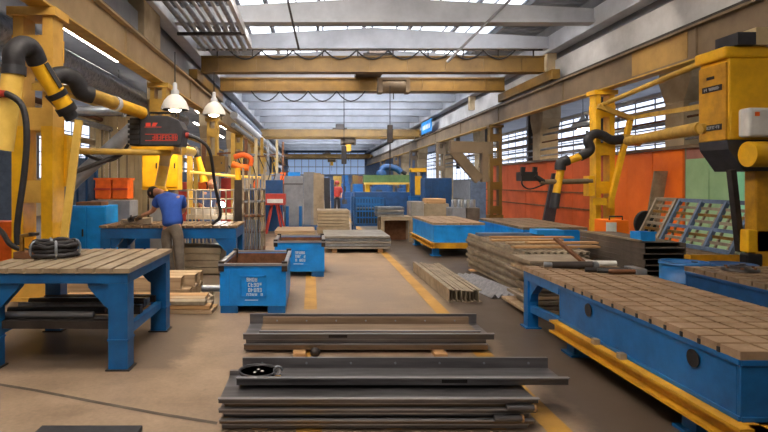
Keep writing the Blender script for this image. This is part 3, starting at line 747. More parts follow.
def drum(x, y, r, h, m, label):
    e = thing('steel_drum', label, 'drum', (x, y, 0))
    MB().lathe([(r,0),(r,h*.33),(r+.012,h*.335),(r+.012,h*.35),(r,h*.355),(r,h*.66),(r+.012,h*.665),(r+.012,h*.68),(r,h*.685),(r,h)], at=(x, y, 0), seg=28).build('shell', m, e)
    MB().lathe([(r+.012,h-.02),(r+.012,h+.01),(r-.015,h+.01),(r-.015,h-.01),(.001,h-.01)], at=(x, y, 0), seg=28).build('lid', m, e)
    MB().lathe([(.035,0),(.035,.02)], at=(x+r*.5, y, h-.01), seg=12).build('bung', 'dark_steel', e)
drum(4.55, 6.85, .26, .68, 'blue', 'blue steel drum at the near end of the dark tray stack')
drum(5.1, 6.8, .25, .66, 'deep_blue', 'darker blue drum right of the blue drum by the tray stack')
# welding set on a trolley
e = thing('welding_set', 'orange welding power source on a trolley by the right yellow column', 'welder', (6.98, 13.0, 0))
MB().box(6.75, 7.25, 12.8, 13.4, .4, .8).build('case', 'orange_bright', e, bevel=.02)
MB().box(6.72, 6.95, 12.78, 12.8, .45, .75).build('front_panel', 'white', e)
MB().tube([(6.85, 12.9, .8), (6.85, 12.9, .88), (7.15, 12.9, .88), (7.15, 12.9, .8)], .018, 8).build('handle', 'black', e)
for q in ((6.82,12.9),(7.18,12.9),(6.82,13.3),(7.18,13.3)): MB().lathe([(.09,-.03),(.09,.03)], at=(q[0], q[1], .09), axis='x').build('wheel', 'black', e)
MB().box(6.72, 7.28, 12.78, 13.42, .17, .4).build('trolley', 'dark_steel', e)
# black chair
e = thing('swivel_chair', 'black swivel chair with rounded back beside the orange welding set', 'chair', (6.15, 10.2, 0))
poly = [(6.16+.2*math.cos(a), .9+.24*math.sin(a)) for a in [i*PI/14 for i in range(28)]]
MB().prism(poly, 'y', 10.32, 10.4).build('backrest', 'black', e, bevel=.02)
MB().prism([(6.16+.23*math.cos(a), 10.15+.22*math.sin(a)) for a in [i*PI/12 for i in range(24)]], 'z', .45, .53).build('seat', 'black', e, bevel=.02)
MB().bar((6.16, 10.38, .5), (6.16, 10.38, .85), .06, .03).build('back_bar', 'dark_steel', e)
MB().tube([(6.16, 10.15, .1), (6.16, 10.15, .46)], .03).build('gas_post', 'dark_steel', e)
for i in range(5):
    a = i*2*PI/5; MB().bar((6.16, 10.15, .1), (6.16+.28*math.cos(a), 10.15+.28*math.sin(a), .06), .05, .04).ball((6.16+.28*math.cos(a), 10.15+.28*math.sin(a), .035), .035, 8).build('leg', 'black', e)
# leaning racks
def rack(yo, label, m1, n=3, L=1.6):
    e = thing('leaning_rack', label, 'rack', (6.1, 8.6+yo, .62))
    def P(y, t): return (5.92+.36*t, yo+y, .64+.72*t)    # t runs from the foot to the top
    y0, y1 = 7.93, 7.93+L
    for t in (0.03, 1): MB().bar(P(y0, t), P(y1, t), .05, .06).build('frame_rail', m1, e)
    MB().bar(P(y0, .42), P(y1, .42), .05, .05).build('frame_rail', m1, e)
    for i in range(n+1):
        y = y0+(y1-y0)*i/n; MB().bar(P(y, 0), P(y, 1.02), .05, .06).build('frame_post', m1, e)
    for i, t in enumerate((.16, .28, .56, .7, .84)):
        MB().bar([c+d for c, d in zip(P(y0, t), (.03,0,0))], [c+d for c, d in zip(P(y1, t), (.03,0,0))], .04, .045).build('slat', 'brass' if i % 2 else 'panel_steel', e)
    for i in range(n*2):
        y = y0+(y1-y0)*(i+.5)/(n*2); MB().bar([c+d for c, d in zip(P(y, .05), (.05,0,0))], [c+d for c, d in zip(P(y, .95), (.05,0,0))], .03, .03).build('spindle', 'panel_steel', e)
    return e
rack(0, 'pale blue leaning steel rack with brown slats by the right machine', 'pale_blue')
rack(1.7, 'shorter pale leaning rack beyond the pale blue one', 'panel_steel', 1, .55)
o = MB().prism([(8.28,.0),(8.62,.0),(8.93,1.95),(8.6,1.95)], 'y', 14.05, 14.09).build('leaning_plank', 'panel_steel'); tag(o, 'tall grey plank leaning on the bright orange partition', 'plank')
o = MB().prism([(8.2,.0),(8.62,.0),(8.95,2.0),(8.6,2.0)], 'y', 20.0, 20.12).build('leaning_sheet', 'charcoal'); tag(o, 'dark grey panel leaning before the red-orange partition', 'panel')
# ================================================================== CRANES AND LAMPS
def festoon(y, z, x0, x1, n, sag):
    m = MB()
    for i in range(n):
        a, b = x0+(x1-x0)*i/n, x0+(x1-x0)*(i+1)/n
        m.tube([(a+(b-a)*t/8, y, z - sag*4*(t/8)*(1-t/8)) for t in range(9)], .025, 6)
    return m
def crane(y, h, label, far=False):
    e = thing('bridge_crane', label, 'crane', (2, y, h))
    x0, x1 = XL-.1, XR+.05
    for dy in ((0, 3.8) if not far else (0, 2.0)):
        zz = h + (.0 if dy == 0 else .0)
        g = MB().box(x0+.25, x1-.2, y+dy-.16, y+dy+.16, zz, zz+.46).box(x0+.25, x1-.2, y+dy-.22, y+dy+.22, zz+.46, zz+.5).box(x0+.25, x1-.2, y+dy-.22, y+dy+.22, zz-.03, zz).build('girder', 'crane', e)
        if far: continue
        for i in range(9): q = x0+.8+i*1.25; MB().box(q-.015, q+.015, y+dy-.19, y+dy-.16, zz, zz+.46).build('stiffener', 'crane', g)
    for x in (x0+.1, x1-.05):
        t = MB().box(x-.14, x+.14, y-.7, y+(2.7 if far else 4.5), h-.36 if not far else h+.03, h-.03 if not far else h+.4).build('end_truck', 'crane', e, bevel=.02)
        for yy in (y-.4, y+(2.4 if far else 4.2)): MB().lathe([(.16,-.05),(.16,.05)], at=(x, yy, h-.23 if not far else h+.07), axis='x', seg=16).build('wheel', 'dark_steel', t)
    c = 2.2 if not far else 2.0
    MB().box(c-.5, c+.5, y-.1, y+(1.9 if far else 3.9), h+.5, h+.62).box(c-.25, c+.35, y+.5, y+1.4, h+.62, h+.95).build('trolley', 'dark_steel', e)
    hb = MB().lathe([(.2,-.45),(.22,-.42),(.22,.42),(.2,.45)], at=(c+.65, y+1, h-.32), axis='x', seg=18).build('hoist_drum', 'runway', e)
    MB().box(c+.1, c+.25, y+.78, y+1.22, h-.55, h-.08).box(c+1.05, c+1.2, y+.78, y+1.22, h-.55, h-.08).box(c+.1, c+1.2, y+.9, y+1.1, h-.1, h+.0).build('hoist_frame', 'runway', hb)
    MB().tube([(c+.65, y+1, h-.5), (c+.65, y+1, h-1.7 if far else h-.75)], .02, 6).build('hoist_rope', 'dark_steel', e)
    if not far:
        MB().box(x0+.3, x1-.3, y-.28, y-.24, h+.66, h+.7).build('cable_rail', 'dark_steel', e)
        festoon(y-.26, h+.66, x0+1.2, x1-1.2, 9, .28).build('festoon_cable', 'black', e)
        festoon(y+3.5, h-.05, x0+1.5, x0+6, 4, .4).build('festoon_cable', 'black', e)
        for i in range(10):
            q = x0+.8+i*1.15; MB().bar((q, y-.26, h+.46), (q, y-.26, h+.7), .04, .04).build('rail_post', 'dark_steel', e)
    else:
        MB().box(c+.45, c+.85, y+.8, y+1.2, h-1.0, h-.5).build('hook_block', 'yellow', e)
    return e
crane(18.6, 5.33, 'nearest yellow double-girder bridge crane spanning the hall')
crane(40, 4.97, 'second yellow bridge crane, hanging farther down the hall', far=True)
crane(74, 4.97, 'farthest yellow bridge crane, near the end wall', far=True)

def lamp(x, y, z, ztop, label, warm=60, r=.26):
    e = thing('pendant_lamp', label, 'lamp', (x, y, z))
    MB().lathe([(r,0),(r*.97,.06),(r*.8,.17),(r*.5,.26),(r*.3,.29),(r*.27,.29),(r*.47,.25),(r*.77,.16),(r*.93,.06),(r*.96,0)], at=(x, y, z), seg=28).build('lamp_shade', 'shade_white', e)
    MB().lathe([(r*.3,.28),(r*.3,.36),(r*.16,.4),(r*.16,.5),(.02,.52)], at=(x, y, z), seg=16).build('socket', 'light_grey', e)
    MB().ball((x, y, z+.03), r*.5, 12, (1, 1, .6)).build('bulb', 'bulb', e)
    MB().tube([(x, y, z+.5), (x, y, ztop)], .012, 6).build('cord', 'black', e)
    l = bpy.data.lights.new('lamp_light', 'SPOT'); l.energy = warm; l.color = (1, .74, .42); l.shadow_soft_size = .15; l.spot_size = 2.5; l.spot_blend = .6
    lo = bpy.data.objects.new('lamp_light', l); C.objects.link(lo); lo.location = (x, y, z - .02)
YL = 10.4
lamp(X(175, 10.6), 10.6, Z(110, 10.6), 4.13, 'white bell lamp hanging left of the pair above the bending worker', 420)
lamp(X(214, 12.6), 12.6, Z(115, 12.6), 4.13, 'white bell lamp hanging right of the pair above the bending worker', 420)
lamp(10.4, 21.5, 3.75, 5.7, 'lit white lamp hanging in the right bay behind the concrete column', 400, .45)
for i, (x, y) in enumerate(((-6.9, 20), (-6.9, 30), (10.5, 32))):
    lamp(x, y, 3.6, 5.7, ['white bell lamp in the left bay behind the wire fence','white bell lamp farther down the left bay','white bell lamp in the right bay beyond the crane'][i], 260, .34)

# ================================================================== LEFT COLUMN ARMS
e = thing('extraction_arm', 'big yellow fume extraction arm with black elbow joints on the left column', 'extraction arm', (-3.6, 7.4, 2.2))
Ya = 6.2
A0, A1 = Vector((X(2, Ya), Ya, Z(150, Ya))), Vector((X(14, Ya), Ya, Z(66, Ya)))
MB().tube([A0, A1], .115, 20).build('lower_tube', 'pale_yellow', e)
B0, B1 = Vector((X(36, 6.6), 6.6, Z(60, 6.6))), Vector((X(67, 6.9), 6.9, Z(110, 6.9)))
D_ = (B1-B0).normalized()
MB().tube([A1-Vector((0,0,.02)), Vector((X(14,6.2),6.2,Z(53,6.2))), Vector((X(22,6.35),6.35,Z(46,6.35))), Vector((X(31,6.5),6.5,Z(49,6.5))), B0+D_*.03], .115, 18, smooth_path=6).build('elbow', 'rubber', e)
MB().tube([A1, A1-Vector((.002,0,.1))], .128, 20).build('collar', 'charcoal', e)
up = MB().tube([B0, B1], .108, 20).build('upper_tube', 'yellow', e)
D = (B1-B0).normalized()
MB().tube([B0+D*.42, B0+D*.49], .122, 20).build('clamp_ring', 'black', up)
MB().tube([B1-D*.06, B1+D*.03], .122, 20).build('clamp_ring', 'black', up)
for s in (-1, 1): MB().bar(B0+D*.45+Vector((-.11,s*.06,-.03)), B1+Vector((-.06,s*.06,-.02)), .02, .03).build('spring_rod', 'black', up)
MB().bar(B0+D*.1+Vector((.1,-.08,.04)), B0+D*.42+Vector((.1,-.08,.04)), .02, .05).build('side_plate', 'charcoal', up)
P_ = lambda a, b, y: Vector((X(a,y), y, Z(b,y)))
MB().tube([B1-D*.02, B1+D*.12], .085, 14).build('swivel', 'charcoal', e)
E0 = Vector((X(82, 7.6), 7.6, Z(92, 7.6)))
MB().tube([P_(48,84,7.2), P_(54,77,7.3), P_(64,75,7.4), P_(75,80,7.5), E0, E0+Vector((.1,.1,-.03))], .115, 16, smooth_path=5).build('elbow', 'rubber', e)
E1 = Vector((X(142, 9.3), 9.3, Z(113, 9.3)))
MB().tube([E0, E0.lerp(E1,.5)], .1, 18).build('boom_tube', 'boom_yellow', e)
MB().tube([E0.lerp(E1,.5), E1], .1, 18).build('boom_tube', 'yellow', e)
MB().tube([E0.lerp(E1,.47), E0.lerp(E1,.53)], .112, 18).build('collar', 'light_grey', e)
MB().tube([(X(2,6.15),6.1,Z(95,6.1)), (X(12,6.15),6.05,Z(94,6.05)), (X(24,6.1),6.05,Z(105,6.05)), (X(29,6.1),6.05,Z(130,6.05)), (X(27,6.1),6.05,Z(170,6.05)), (X(20,6.1),6.05,Z(222,6.05)), (X(20,6.1),6.05,Z(245,6.05))], .035, 10, smooth_path=6).build('hose', 'rubber', e)
MB().tube([(X(-4,6.15),6.08,Z(93,6.1)), (X(11,6.15),6.05,Z(94,6.05))], .04, 10).build('hose_end', 'red', e)
MB().bar((-3.9, 7.87, 3.0), (X(80,7.6), 7.6, Z(90,7.6)), .1, .1).build('wall_bracket', 'boom_yellow', e)
# diagonal strut and boom on the column
o = MB().bar((X(56,7.7), 7.7, 0), (X(79,7.7), 7.7, Z(120,7.7)), .1, .05).build('diagonal_strut', 'pale_yellow'); tag(o, 'pale yellow flat strut leaning on the left column', 'strut')
e = thing('feeder_boom', 'yellow swing boom carrying the black wire feeder', 'boom', (-3.2, 8.9, 2.1))
MB().tube([(-3.7, 8.3, 2.13), (X(170,9.5), 9.5, 2.16)], .05, 12).build('boom_tube', 'boom_yellow', e)
MB().tube([(-3.65, 8.25, 1.75), (X(120,9.0), 9.0, 2.1)], .035, 10).build('stay', 'dark_steel', e)
MB().box(-3.75, -3.6, 8.22, 8.4, 1.6, 2.35).build('hinge', 'yellow', e)
MB().box(-3.0, -2.3, 9.3, 9.75, 2.2, 2.26).build('tray', 'yellow', e)
MB().tube([(-3.1,9.45,2.3),(-3.2,9.4,2.13),(-3.35,9.2,2.02),(-3.55,8.9,2.08),(-3.6,8.6,2.2)], .03, 8, smooth_path=5).build('cable', 'black', e)
e = thing('wire_feeder', 'black welding wire feeder box with red markings above the bending worker', 'wire feeder', (-2.6, 9.5, 2.26))
MB().prism([(-2.86,2.27),(-2.18,2.27),(-2.14,2.55),(-2.22,2.7),(-2.4,2.77),(-2.86,2.77)], 'y', 9.3, 9.75).build('case', 'charcoal', e, bevel=.015)
MB().box(-3.05, -2.87, 9.34, 9.7, 2.28, 2.74).build('drive_unit', 'black', e, bevel=.02)
for i in range(5): MB().box(-3.07, -2.88, 9.325, 9.34, 2.31+i*.085, 2.36+i*.085).build('cooling_fin', 'charcoal', e)
g = MB(); rr = random.Random(5)
g.box(-2.76, -2.68, 9.294, 9.297, 2.59, 2.65); g.prism([(-2.66,2.59),(-2.6,2.59),(-2.56,2.65),(-2.64,2.65)], 'y', 9.294, 9.297)
g.box(-2.78, -2.5, 9.295, 9.298, 2.575, 2.583)
g.build('logo_mark', 'red_mark', e)
g = MB(); glyphs(g, -2.76, 9.295, 2.37, .075, 10, rr); g.box(-2.77, -2.24, 9.297, 9.299, 2.35, 2.36).box(-2.77, -2.24, 9.297, 9.299, 2.455, 2.465); g.build('lettering', 'red_mark', e)
MB().tube([(-2.3,9.5,2.77),(-2.3,9.5,2.84),(-2.75,9.5,2.84),(-2.75,9.5,2.77)], .018, 8).build('handle', 'black', e)
MB().tube([(-2.14,9.5,2.45),(-1.95,9.5,2.4),(-1.75,9.55,2.2),(-1.68,9.7,1.6),(-1.6,9.8,1.1),(-1.75,9.8,.93)], .028, 8, smooth_path=6).build('torch_hose', 'black', e)
MB().lathe([(.05,0),(.05,.05)], at=(-2.14,9.5,2.46), axis='x', seg=12).build('connector', 'red', e)
e = thing('extraction_arm', 'lamp-lit yellow fume extraction arm directly over the bending worker', 'extraction arm', (-2.35, 10.1, 1.7))
MB().tube([(X(182,10.2),10.2,Z(150,10.2)), (X(172,10.2),10.2,Z(149,10.2)), (X(166,10.2),10.2,Z(155,10.2)), (X(164,10.2),10.2,Z(166,10.2))], .1, 14, smooth_path=5).build('elbow', 'cream', e)
MB().tube([(X(164.5,10.2),10.2,Z(164,10.2)), (X(160,10.2),10.2,Z(186,10.2))], .095, 16).build('lower_tube', 'pale_yellow', e)
MB().lathe([(.18,0),(.1,.14)], at=(X(160,10.2),10.2,Z(194,10.2)), seg=20).build('hood', 'yellow', e)
MB().tube([(X(182,10.2),10.2,Z(150,10.2)),(X(192,11),11,Z(152,11))], .09, 12).build('boom_tube', 'pale_yellow', e)
cabinet(X(143,11.5), X(179,11.5), 11.4, 11.8, Z(190,11.5), Z(147,11.5), 'yellow control cabinet behind the lamp-lit extraction arm', 'yellow', doors=2, name='control_cabinet')
o = MB().box(X(150,11.5), X(172,11.5), 11.5, 11.75, 0, Z(190,11.5)).build('cabinet_post', 'grey'); tag(o, 'grey post carrying the yellow control cabinet', 'post')
# hung orange tubs
for i, (a, b) in enumerate(((98, 114), (115, 131))):
    e = thing('orange_tub', ['left', 'right'][i]+' of the two orange tubs hanging left of the worker', 'tub', (X(a,13), 13, Z(200,13)))
    MB().box(X(a,13), X(b,13), 12.8, 13.2, Z(199,13), Z(179,13)).build('body', 'orange', e, bevel=.03)
    MB().box(X(a,13)-.02, X(b,13)+.02, 12.78, 13.22, Z(180,13), Z(178,13)).build('rim', 'orange', e)
    for q in (a+4, b-4): MB().tube([(X(q,13),13,Z(178,13)),(X(q,13),13,Z(130,13))], .012, 6).build('hanger', 'dark_steel', e)
    MB().box(X(a,13), X(b,13), 12.76, 12.78, Z(190,13), Z(188,13)).build('label_strip', 'red', e)
o = MB().box(X(98,13)-.05, X(132,13)+.05, 12.7, 13.3, 0, Z(200,13)).build('tub_plinth', 'grey', bevel=.02); tag(o, 'grey plinth box under the two orange tubs', 'plinth')
# strip curtain
e = thing('strip_curtain', 'beige strip curtain hanging behind the orange tubs', 'curtain', (-4.9, 14.6, 1.2))
m = MB(); x = X(96, 14.6)
while x < X(146, 14.6):
    m.box(x, x+.1, 14.58+R.uniform(0,.04), 14.63, .4, 3.4); x += .112
m.build('strips', 'cream', e)['kind'] = 'stuff'
MB().tube([(X(92,14.6),14.6,3.42),(X(148,14.6),14.6,3.42)], .03).build('rail', 'dark_steel', e)
# light blue door leaves and grey panel on the left
e = thing('pale_door', 'pale blue swing door with dark frame left of the strip curtain', 'door leaf', (X(86,13.4), 13.4, 0))
MB().box(X(78,13.4), X(95,13.4), 13.4, 13.45, 0, Z(158,13.4)).build('leaf', 'pale_blue', e)
MB().box(X(77,13.4), X(78.5,13.4), 13.36, 13.48, 0, Z(156,13.4)).box(X(94.5,13.4), X(97,13.4), 13.36, 13.48, 0, Z(156,13.4)).box(X(86,13.4), X(88,13.4), 13.36, 13.4, 0, Z(156,13.4)).build('frame', 'deep_blue', e)
o = MB().box(X(-30,11), X(17,11), 11, 11.06, 0, Z(142,11)).build('grey_screen', 'pale_blue', bevel=.01); tag(o, 'large blue-grey screen panel left of the near column', 'screen')
o = MB().box(X(-20,10), X(17,10), 9.9, 10.2, 0, Z(221,10)).build('orange_crate', 'orange', bevel=.02); tag(o, 'orange crate at the left edge below the blue-grey screen', 'crate')
e = thing('hose_reel', 'black hose looping down at the left edge onto the work table', 'hose', (-2.9, 5.4, .9))
MB().tube([(X(-10,6.5),6.5,Z(222,6.5)),(X(2,6.2),6.2,Z(232,6.2)),(X(10,6.0),6.0,Z(244,6.0)),(X(22,5.9),5.9,Z(250,5.9)),(X(36,5.8),5.8,.93)], .028, 8, smooth_path=5).build('hose', 'black', e)
# left bay ducts
o = MB().tube([(-5.55, 7, 4.35), (-5.55, 24, 4.3)], .3, 14).build('foil_duct', 'foil'); tag(o, 'crinkled silver duct running beyond the left runway', 'duct')
o = MB().tube([(-6.1, 7, 3.95), (-6.1, 30, 3.95)], .16, 12).build('foil_duct', 'foil'); tag(o, 'thinner silver duct below the crinkled silver duct', 'duct')
e = thing('grey_pipe', 'grey steel pipe reaching right from the near left column', 'pipe', (-4, 9.6, 2.9))
MB().tube([(-3.75,8.3,Z(111,8.9)),(X(78,9.4),9.4,Z(111,9.4)),(X(124,9.9),9.9,Z(111,9.9))], .085, 14).build('pipe', 'galv', e)
MB().tube([(X(122,9.9),9.9,Z(111,9.9)),(X(125,9.9),9.9,Z(111,9.9))], .11, 14).build('flange', 'galv', e)
e = thing('slanted_duct', 'slanted grey duct rising toward the feeder box', 'duct', (-4, 10, 2))
MB().tube([(X(62,10.2),10.2,0),(X(62,10.2),10.2,Z(215,10.2)),(X(66,10.2),10.2,Z(190,10.2)),(X(100,10.2),10.2,Z(158,10.2)),(X(138,10.2),10.2,Z(124,10.2))], .13, 14, smooth_path=3).build('duct', 'grey', e)
MB().tube([(X(99,10.2),10.2,Z(159,10.2)),(X(103,10.2),10.2,Z(155.5,10.2))], .145, 14).build('seam_ring', 'galv', e)
for i, (z, x) in enumerate(((3.55,-5.25),(3.3,-5.5),(3.05,-5.25),(2.75,-5.9))):
    o = MB().tube([(x, 8, z), (x, 50, z)], .05+.01*i, 8).build('service_pipe', ['boom_yellow','rust','galv','cream'][i]); tag(o, ['yellowish','rusty brown','grey','cream'][i]+' service pipe running along the left bay', 'pipe')
for i in range(7):
    x = -2.2-.22*i
    o = MB().tube([(x, 5, 6.0), (x, 18.3, 6.02)], .045 if i % 2 else .07, 8).build('conduit', ['galv','light_grey'][i % 2]); tag(o, 'grey conduit under the roof at top left, %s from the hall centre' % NTH[i], 'conduit', 'conduits under the roof')
o = MB().bar((-1.92, 4, 5.95), (-1.92, 17.5, 5.95), .1, .22).build('cable_tray', 'light_grey'); tag(o, 'pale cable tray under the roof right of the conduits', 'cable tray')
for y in (12.8, 15.8):
    o = MB().bar((-3.8, y, 5.86), (-1.9, y, 5.86), .08, .08).build('pipe_hanger', 'dark_steel'); tag(o, 'dark cross hanger under the roof conduits, %s' % {12.8:'nearer one',15.8:'farther one'}[y], 'hanger')
# rods hanging under the roof
for i, (a, b, y) in enumerate(((( 288, 2), (299, 50), 15.0), ((510, 0), (447, 62), 15.2))):
    o = MB().tube([(X(a[0],y),y,7.14), (X(a[0],y),y,Z(a[1],y)), (X(b[0],y+.5),y+.5,Z(b[1],y+.5))], .04 if i else .03, 8).build('sprinkler_pipe', 'dark_steel' if i == 0 else 'grey'); tag(o, ['thin dark pipe slanting down between the roof beams', 'grey slanted pipe under the roof right of the middle'][i], 'pipe')

# ================================================================== RIGHT SIDE MACHINE AND COLUMN ARMS
Ym = 7.2
e = thing('welding_boom_housing', 'large yellow machine housing with dark hood at the upper right', 'machine', (5.7, Ym, 2.2))
x0, x1, x2 = X(703,Ym), X(727,Ym), X(800,Ym)
zt_, zb_ = Z(62,Ym), Z(140,Ym)
x0 = x1 - .02; dY = .5
MB().box(x0, x0+.03, Ym, Ym+dY, zb_, zt_).build('side_door', 'rail_yellow', e, bevel=.01)
MB().box(x0+.03, x2, Ym-.02, Ym+dY+.02, zb_, zt_+.05).build('main_cabinet', 'yellow', e, bevel=.02)
MB().box(x0-.04, x2, Ym-.04, Ym+dY+.04, zt_+.05, zt_+.2).build('top_cap', 'yellow', e, bevel=.03)
for i, py in enumerate((86, 126)):
    g = MB().box(x0-.008, x0, Ym+.06, Ym+dY-.08, Z(py+3,Ym), Z(py-3,Ym)).build('rating_plate', 'dark_steel', e)
    q = MB(); glyphs(q, 0, 0, Z(py+1.6,Ym), .04, 10, random.Random(20+i)); q.v = [(x0-.0115+v_[1], Ym+dY-.12-v_[0], v_[2]) for v_ in q.v]; q.build('lettering', 'light_grey', g)
MB().box(x0-.006, x0, Ym+.2, Ym+.34, Z(76,Ym), Z(73,Ym)).build('vent', 'black', e)
MB().prism([(x0,zb_),(x0+.02,zb_-.12),(x0+.22,zb_-.4),(x2,zb_-.4),(x2,zb_)], 'y', Ym-.03, Ym+dY).build('hood', 'charcoal', e)
MB().box(X(734,Ym), X(790,Ym), Ym-.25, Ym-.06, Z(138,Ym), Z(110,Ym)).build('white_box', 'white', e, bevel=.03)
MB().box(X(755,Ym-.25), X(759,Ym-.25), Ym-.262, Ym-.25, Z(116,Ym-.25), Z(112,Ym-.25)).build('indicator', 'orange', e)
MB().lathe([(.16,-.15),(.16,.15),(.12,.2)], at=(X(747,Ym), Ym-.2, Z(155,Ym)), axis='x', seg=20).build('motor', 'yellow', e)
MB().box(X(732,Ym), X(750,Ym), Ym-.1, Ym+.3, zt_+.2, zt_+.36).build('junction_box', 'charcoal', e)
MB().box(X(750,Ym), X(765,Ym), Ym-.1, Ym+.3, zt_+.2, zt_+.42).build('motor_bracket', 'cream', e)
MB().bar((X(737,Ym), Ym+.1, zb_-.38), (X(752,Ym), Ym+.2, .75), .07, .09).build('brace', 'dark_steel', e)
MB().box(X(756,Ym), X(786,Ym), Ym+.0, Ym+.2, 0, zb_-.39).build('post', 'rail_yellow', e, bevel=.02)
MB().box(X(746,Ym), X(786,Ym), Ym-.05, Ym+.55, 0.0, .08).build('base_plate', 'rail_yellow', e)
MB().box(X(748,Ym), X(772,Ym), Ym, Ym+.15, .75, 1.05).build('control_box', 'yellow', e, bevel=.02)
MB().box(X(746,Ym), X(762,Ym), Ym-.02, Ym+.12, .3, .74).build('cable_box', 'black', e, bevel=.02)
MB().tube([(X(700,7.6), 7.6, Z(129,7.6)), (x0+.02, 7.6, Z(128,7.6))], .07).build('pipe_stub', 'boom_yellow', e)
# pipes feeding the machine along the right bay
def pipe(p, r, m, label, name='overhead_pipe'):
    o = MB().tube(p, r, 12).build(name, m); return tag(o, label, 'pipe')
pipe([(X(628,14.2),14.2,Z(141,14.2)), (X(702,9.0),9.0,Z(128,9.0))], .11, 'boom_yellow', 'thick yellow pipe from the yellow column to the right machine')
pipe([(XR-.1,15.0,Z(106,15)), (7.0,7.6,4.0)], .06, 'boom_yellow', 'thin yellow pipe high beside the right runway')
for i, (x, z) in enumerate(((9.3,2.75),(9.3,3.0),(9.35,3.3),(9.4,3.6),(9.6,3.85))):
    pipe([(x, 10, z), (x, 46, z)], .03+.012*(i % 2), ['galv','galv','rust','grey','galv'][i], '%s service pipe over the orange partition, %s from the bottom' % (['dark','grey','rusty','dark','grey'][i], NTH[i]), 'service_pipe')
for i, (x, z) in enumerate(((11.0,3.0),(11.0,3.5),(11.1,4.0),(11.2,4.5))):
    pipe([(x, 12, z), (x, 50, z)], .06, ['light_grey','galv','cream','light_grey'][i], '%s pipe deep in the right bay, %s from the bottom' % (['pale grey','galvanised','cream','pale grey'][i], NTH[i]), 'bay_pipe')
for y in (13, 21, 29, 37, 45): struct(MB().box(11.12, 11.3, y-.05, y+.05, 0, 5.7).build('pipe_support', 'grey'))
e = thing('jib_arm', 'yellow jib frame with diagonal strut on the right yellow column', 'jib arm', (7.9, 14.8, 2))
Yj = 14.7
P = lambda px, py, y=Yj: (X(px,y), y, Z(py,y))
MB().bar(P(598,106), P(633,119), .12, .12).build('top_arm', 'boom_yellow', e)
MB().bar(P(631,117), P(609,208), .12, .12).build('strut', 'yellow', e)
MB().bar(P(631,118), (X(705,11),11,Z(106,11)), .1, .1).build('long_arm', 'boom_yellow', e)
MB().box(P(592,0)[0], P(606,0)[0], Yj-.05, Yj+.1, Z(205,Yj), Z(198,Yj)).build('foot_bracket', 'yellow', e)
e = thing('extraction_arm', 'yellow and black extraction arm reaching left from the right yellow column', 'extraction arm', (6.5, 14.4, 2))
Yj = 14.2
MB().tube([P(622,139), P(640,141)], .14).build('boom_tube', 'boom_yellow', e)
MB().tube([P(626,139), P(612,140), P(602,135), P(594,134), P(588,140), P(590,150), P(580,157)], .12, 14, smooth_path=6).build('elbow', 'rubber', e)
MB().tube([P(584,155), P(565,162)], .1).build('middle_tube', 'yellow', e)
MB().tube([P(568,160), P(561,163), P(560,170)], .14, 12, smooth_path=4).build('elbow', 'rubber', e)
MB().tube([P(561,168), P(556,195)], .1).build('lower_tube', 'yellow', e)
MB().tube([P(556,193), P(554,208)], .12).build('hood', 'charcoal', e)
e = thing('torch_boom', 'brown horizontal boom with black gripper head in front of the orange wall', 'boom', (6.3, 14.9, 1.7))
Yj = 14.85
MB().tube([P(592,181), P(540,182)], .07).build('boom_tube', 'runway', e)
MB().box(P(588,0)[0], P(594,0)[0], Yj-.2, Yj+.1, Z(196,Yj), Z(176,Yj)).build('sleeve', 'yellow', e)
MB().tube([P(544,182), P(534,176)], .07).build('wrist', 'black', e)
MB().box(P(521,0)[0], P(537,0)[0], Yj-.2, Yj+.2, Z(181,Yj), Z(172,Yj)).build('gripper_plate', 'black', e)
for a in (522, 534): MB().bar(P(a,176), P(a+1,167), .1, .09).build('gripper_jaw', 'black', e)
MB().tube([P(524,174), P(522,184), P(530,189), P(545,184)], .02, 6, smooth_path=5).build('hose', 'black', e)
e = thing('column_bracket', 'small dark bracing arm on the far yellow column beside the blue panel', 'bracket', (XR-.3, 23.9, 2.5))
Yj = 23.7
MB().bar(P(450,147), P(492,148), .22, .3).build('top_arm', 'runway', e)
MB().bar(P(453,150), P(479,180), .18, .25).build('strut', 'runway', e)
MB().bar(P(484,150), P(484,182), .15, .25).build('post', 'runway', e)
e = thing('beam_sign', 'small light blue sign on the right runway far down the hall', 'sign', (7.5, 38, 4.5))
MB().box(7.54, 7.57, 35.4, 38.6, 4.95, 5.75).build('board', 'cyan', e)
q = MB()
for i in range(5): q.box(7.53, 7.54, 35.8+i*.5, 36.1+i*.5, 5.2, 5.5)
q.build('lettering', 'white', e)
# ================================================================== MIDDLE AND FAR GROUND
def sheets(x0, x1, y0, y1, z0, n, dz, m, kind, where, grp, jit=.03):
    for i in range(n):
        a = R.uniform(-jit, jit)
        o = MB().box(x0+a, x1+a, y0+R.uniform(-jit,jit), y1, z0+i*dz, z0+(i+1)*dz-.012).build(kind, m[i % len(m)] if isinstance(m, list) else m)
        tag(o, '%s %s' % (level(i, n), where), 'sheet', grp)
def skids(x0, x1, y0, y1, h, where):
    for i in range(2):
        x = x0+(x1-x0)*(.15+.7*i)
        o = MB().box(x-.06, x+.06, y0, y1, 0, h).build('timber_bearer', 'wood'); tag(o, '%s timber bearer under %s' % (['left','right'][i], where), 'timber')
sheets(.3, 1.85, 13.2, 15.0, .1, 5, .062, ['sheet','galv'], 'steel_sheet', 'pale grey sheet of the low stack in the middle aisle', 'sheets in the low pale stack')
skids(.3, 1.85, 13.25, 14.9, .1, 'the low pale sheet stack')
sheets(.15, 1.02, 15.3, 16.4, .1, 9, .09, 'sheet_tan', 'steel_slab', 'tan slab of the tall stack behind the pale sheets', 'slabs in the tall tan stack', .015)
skids(.15, 1.0, 15.3, 16.3, .1, 'the tall tan slab stack')
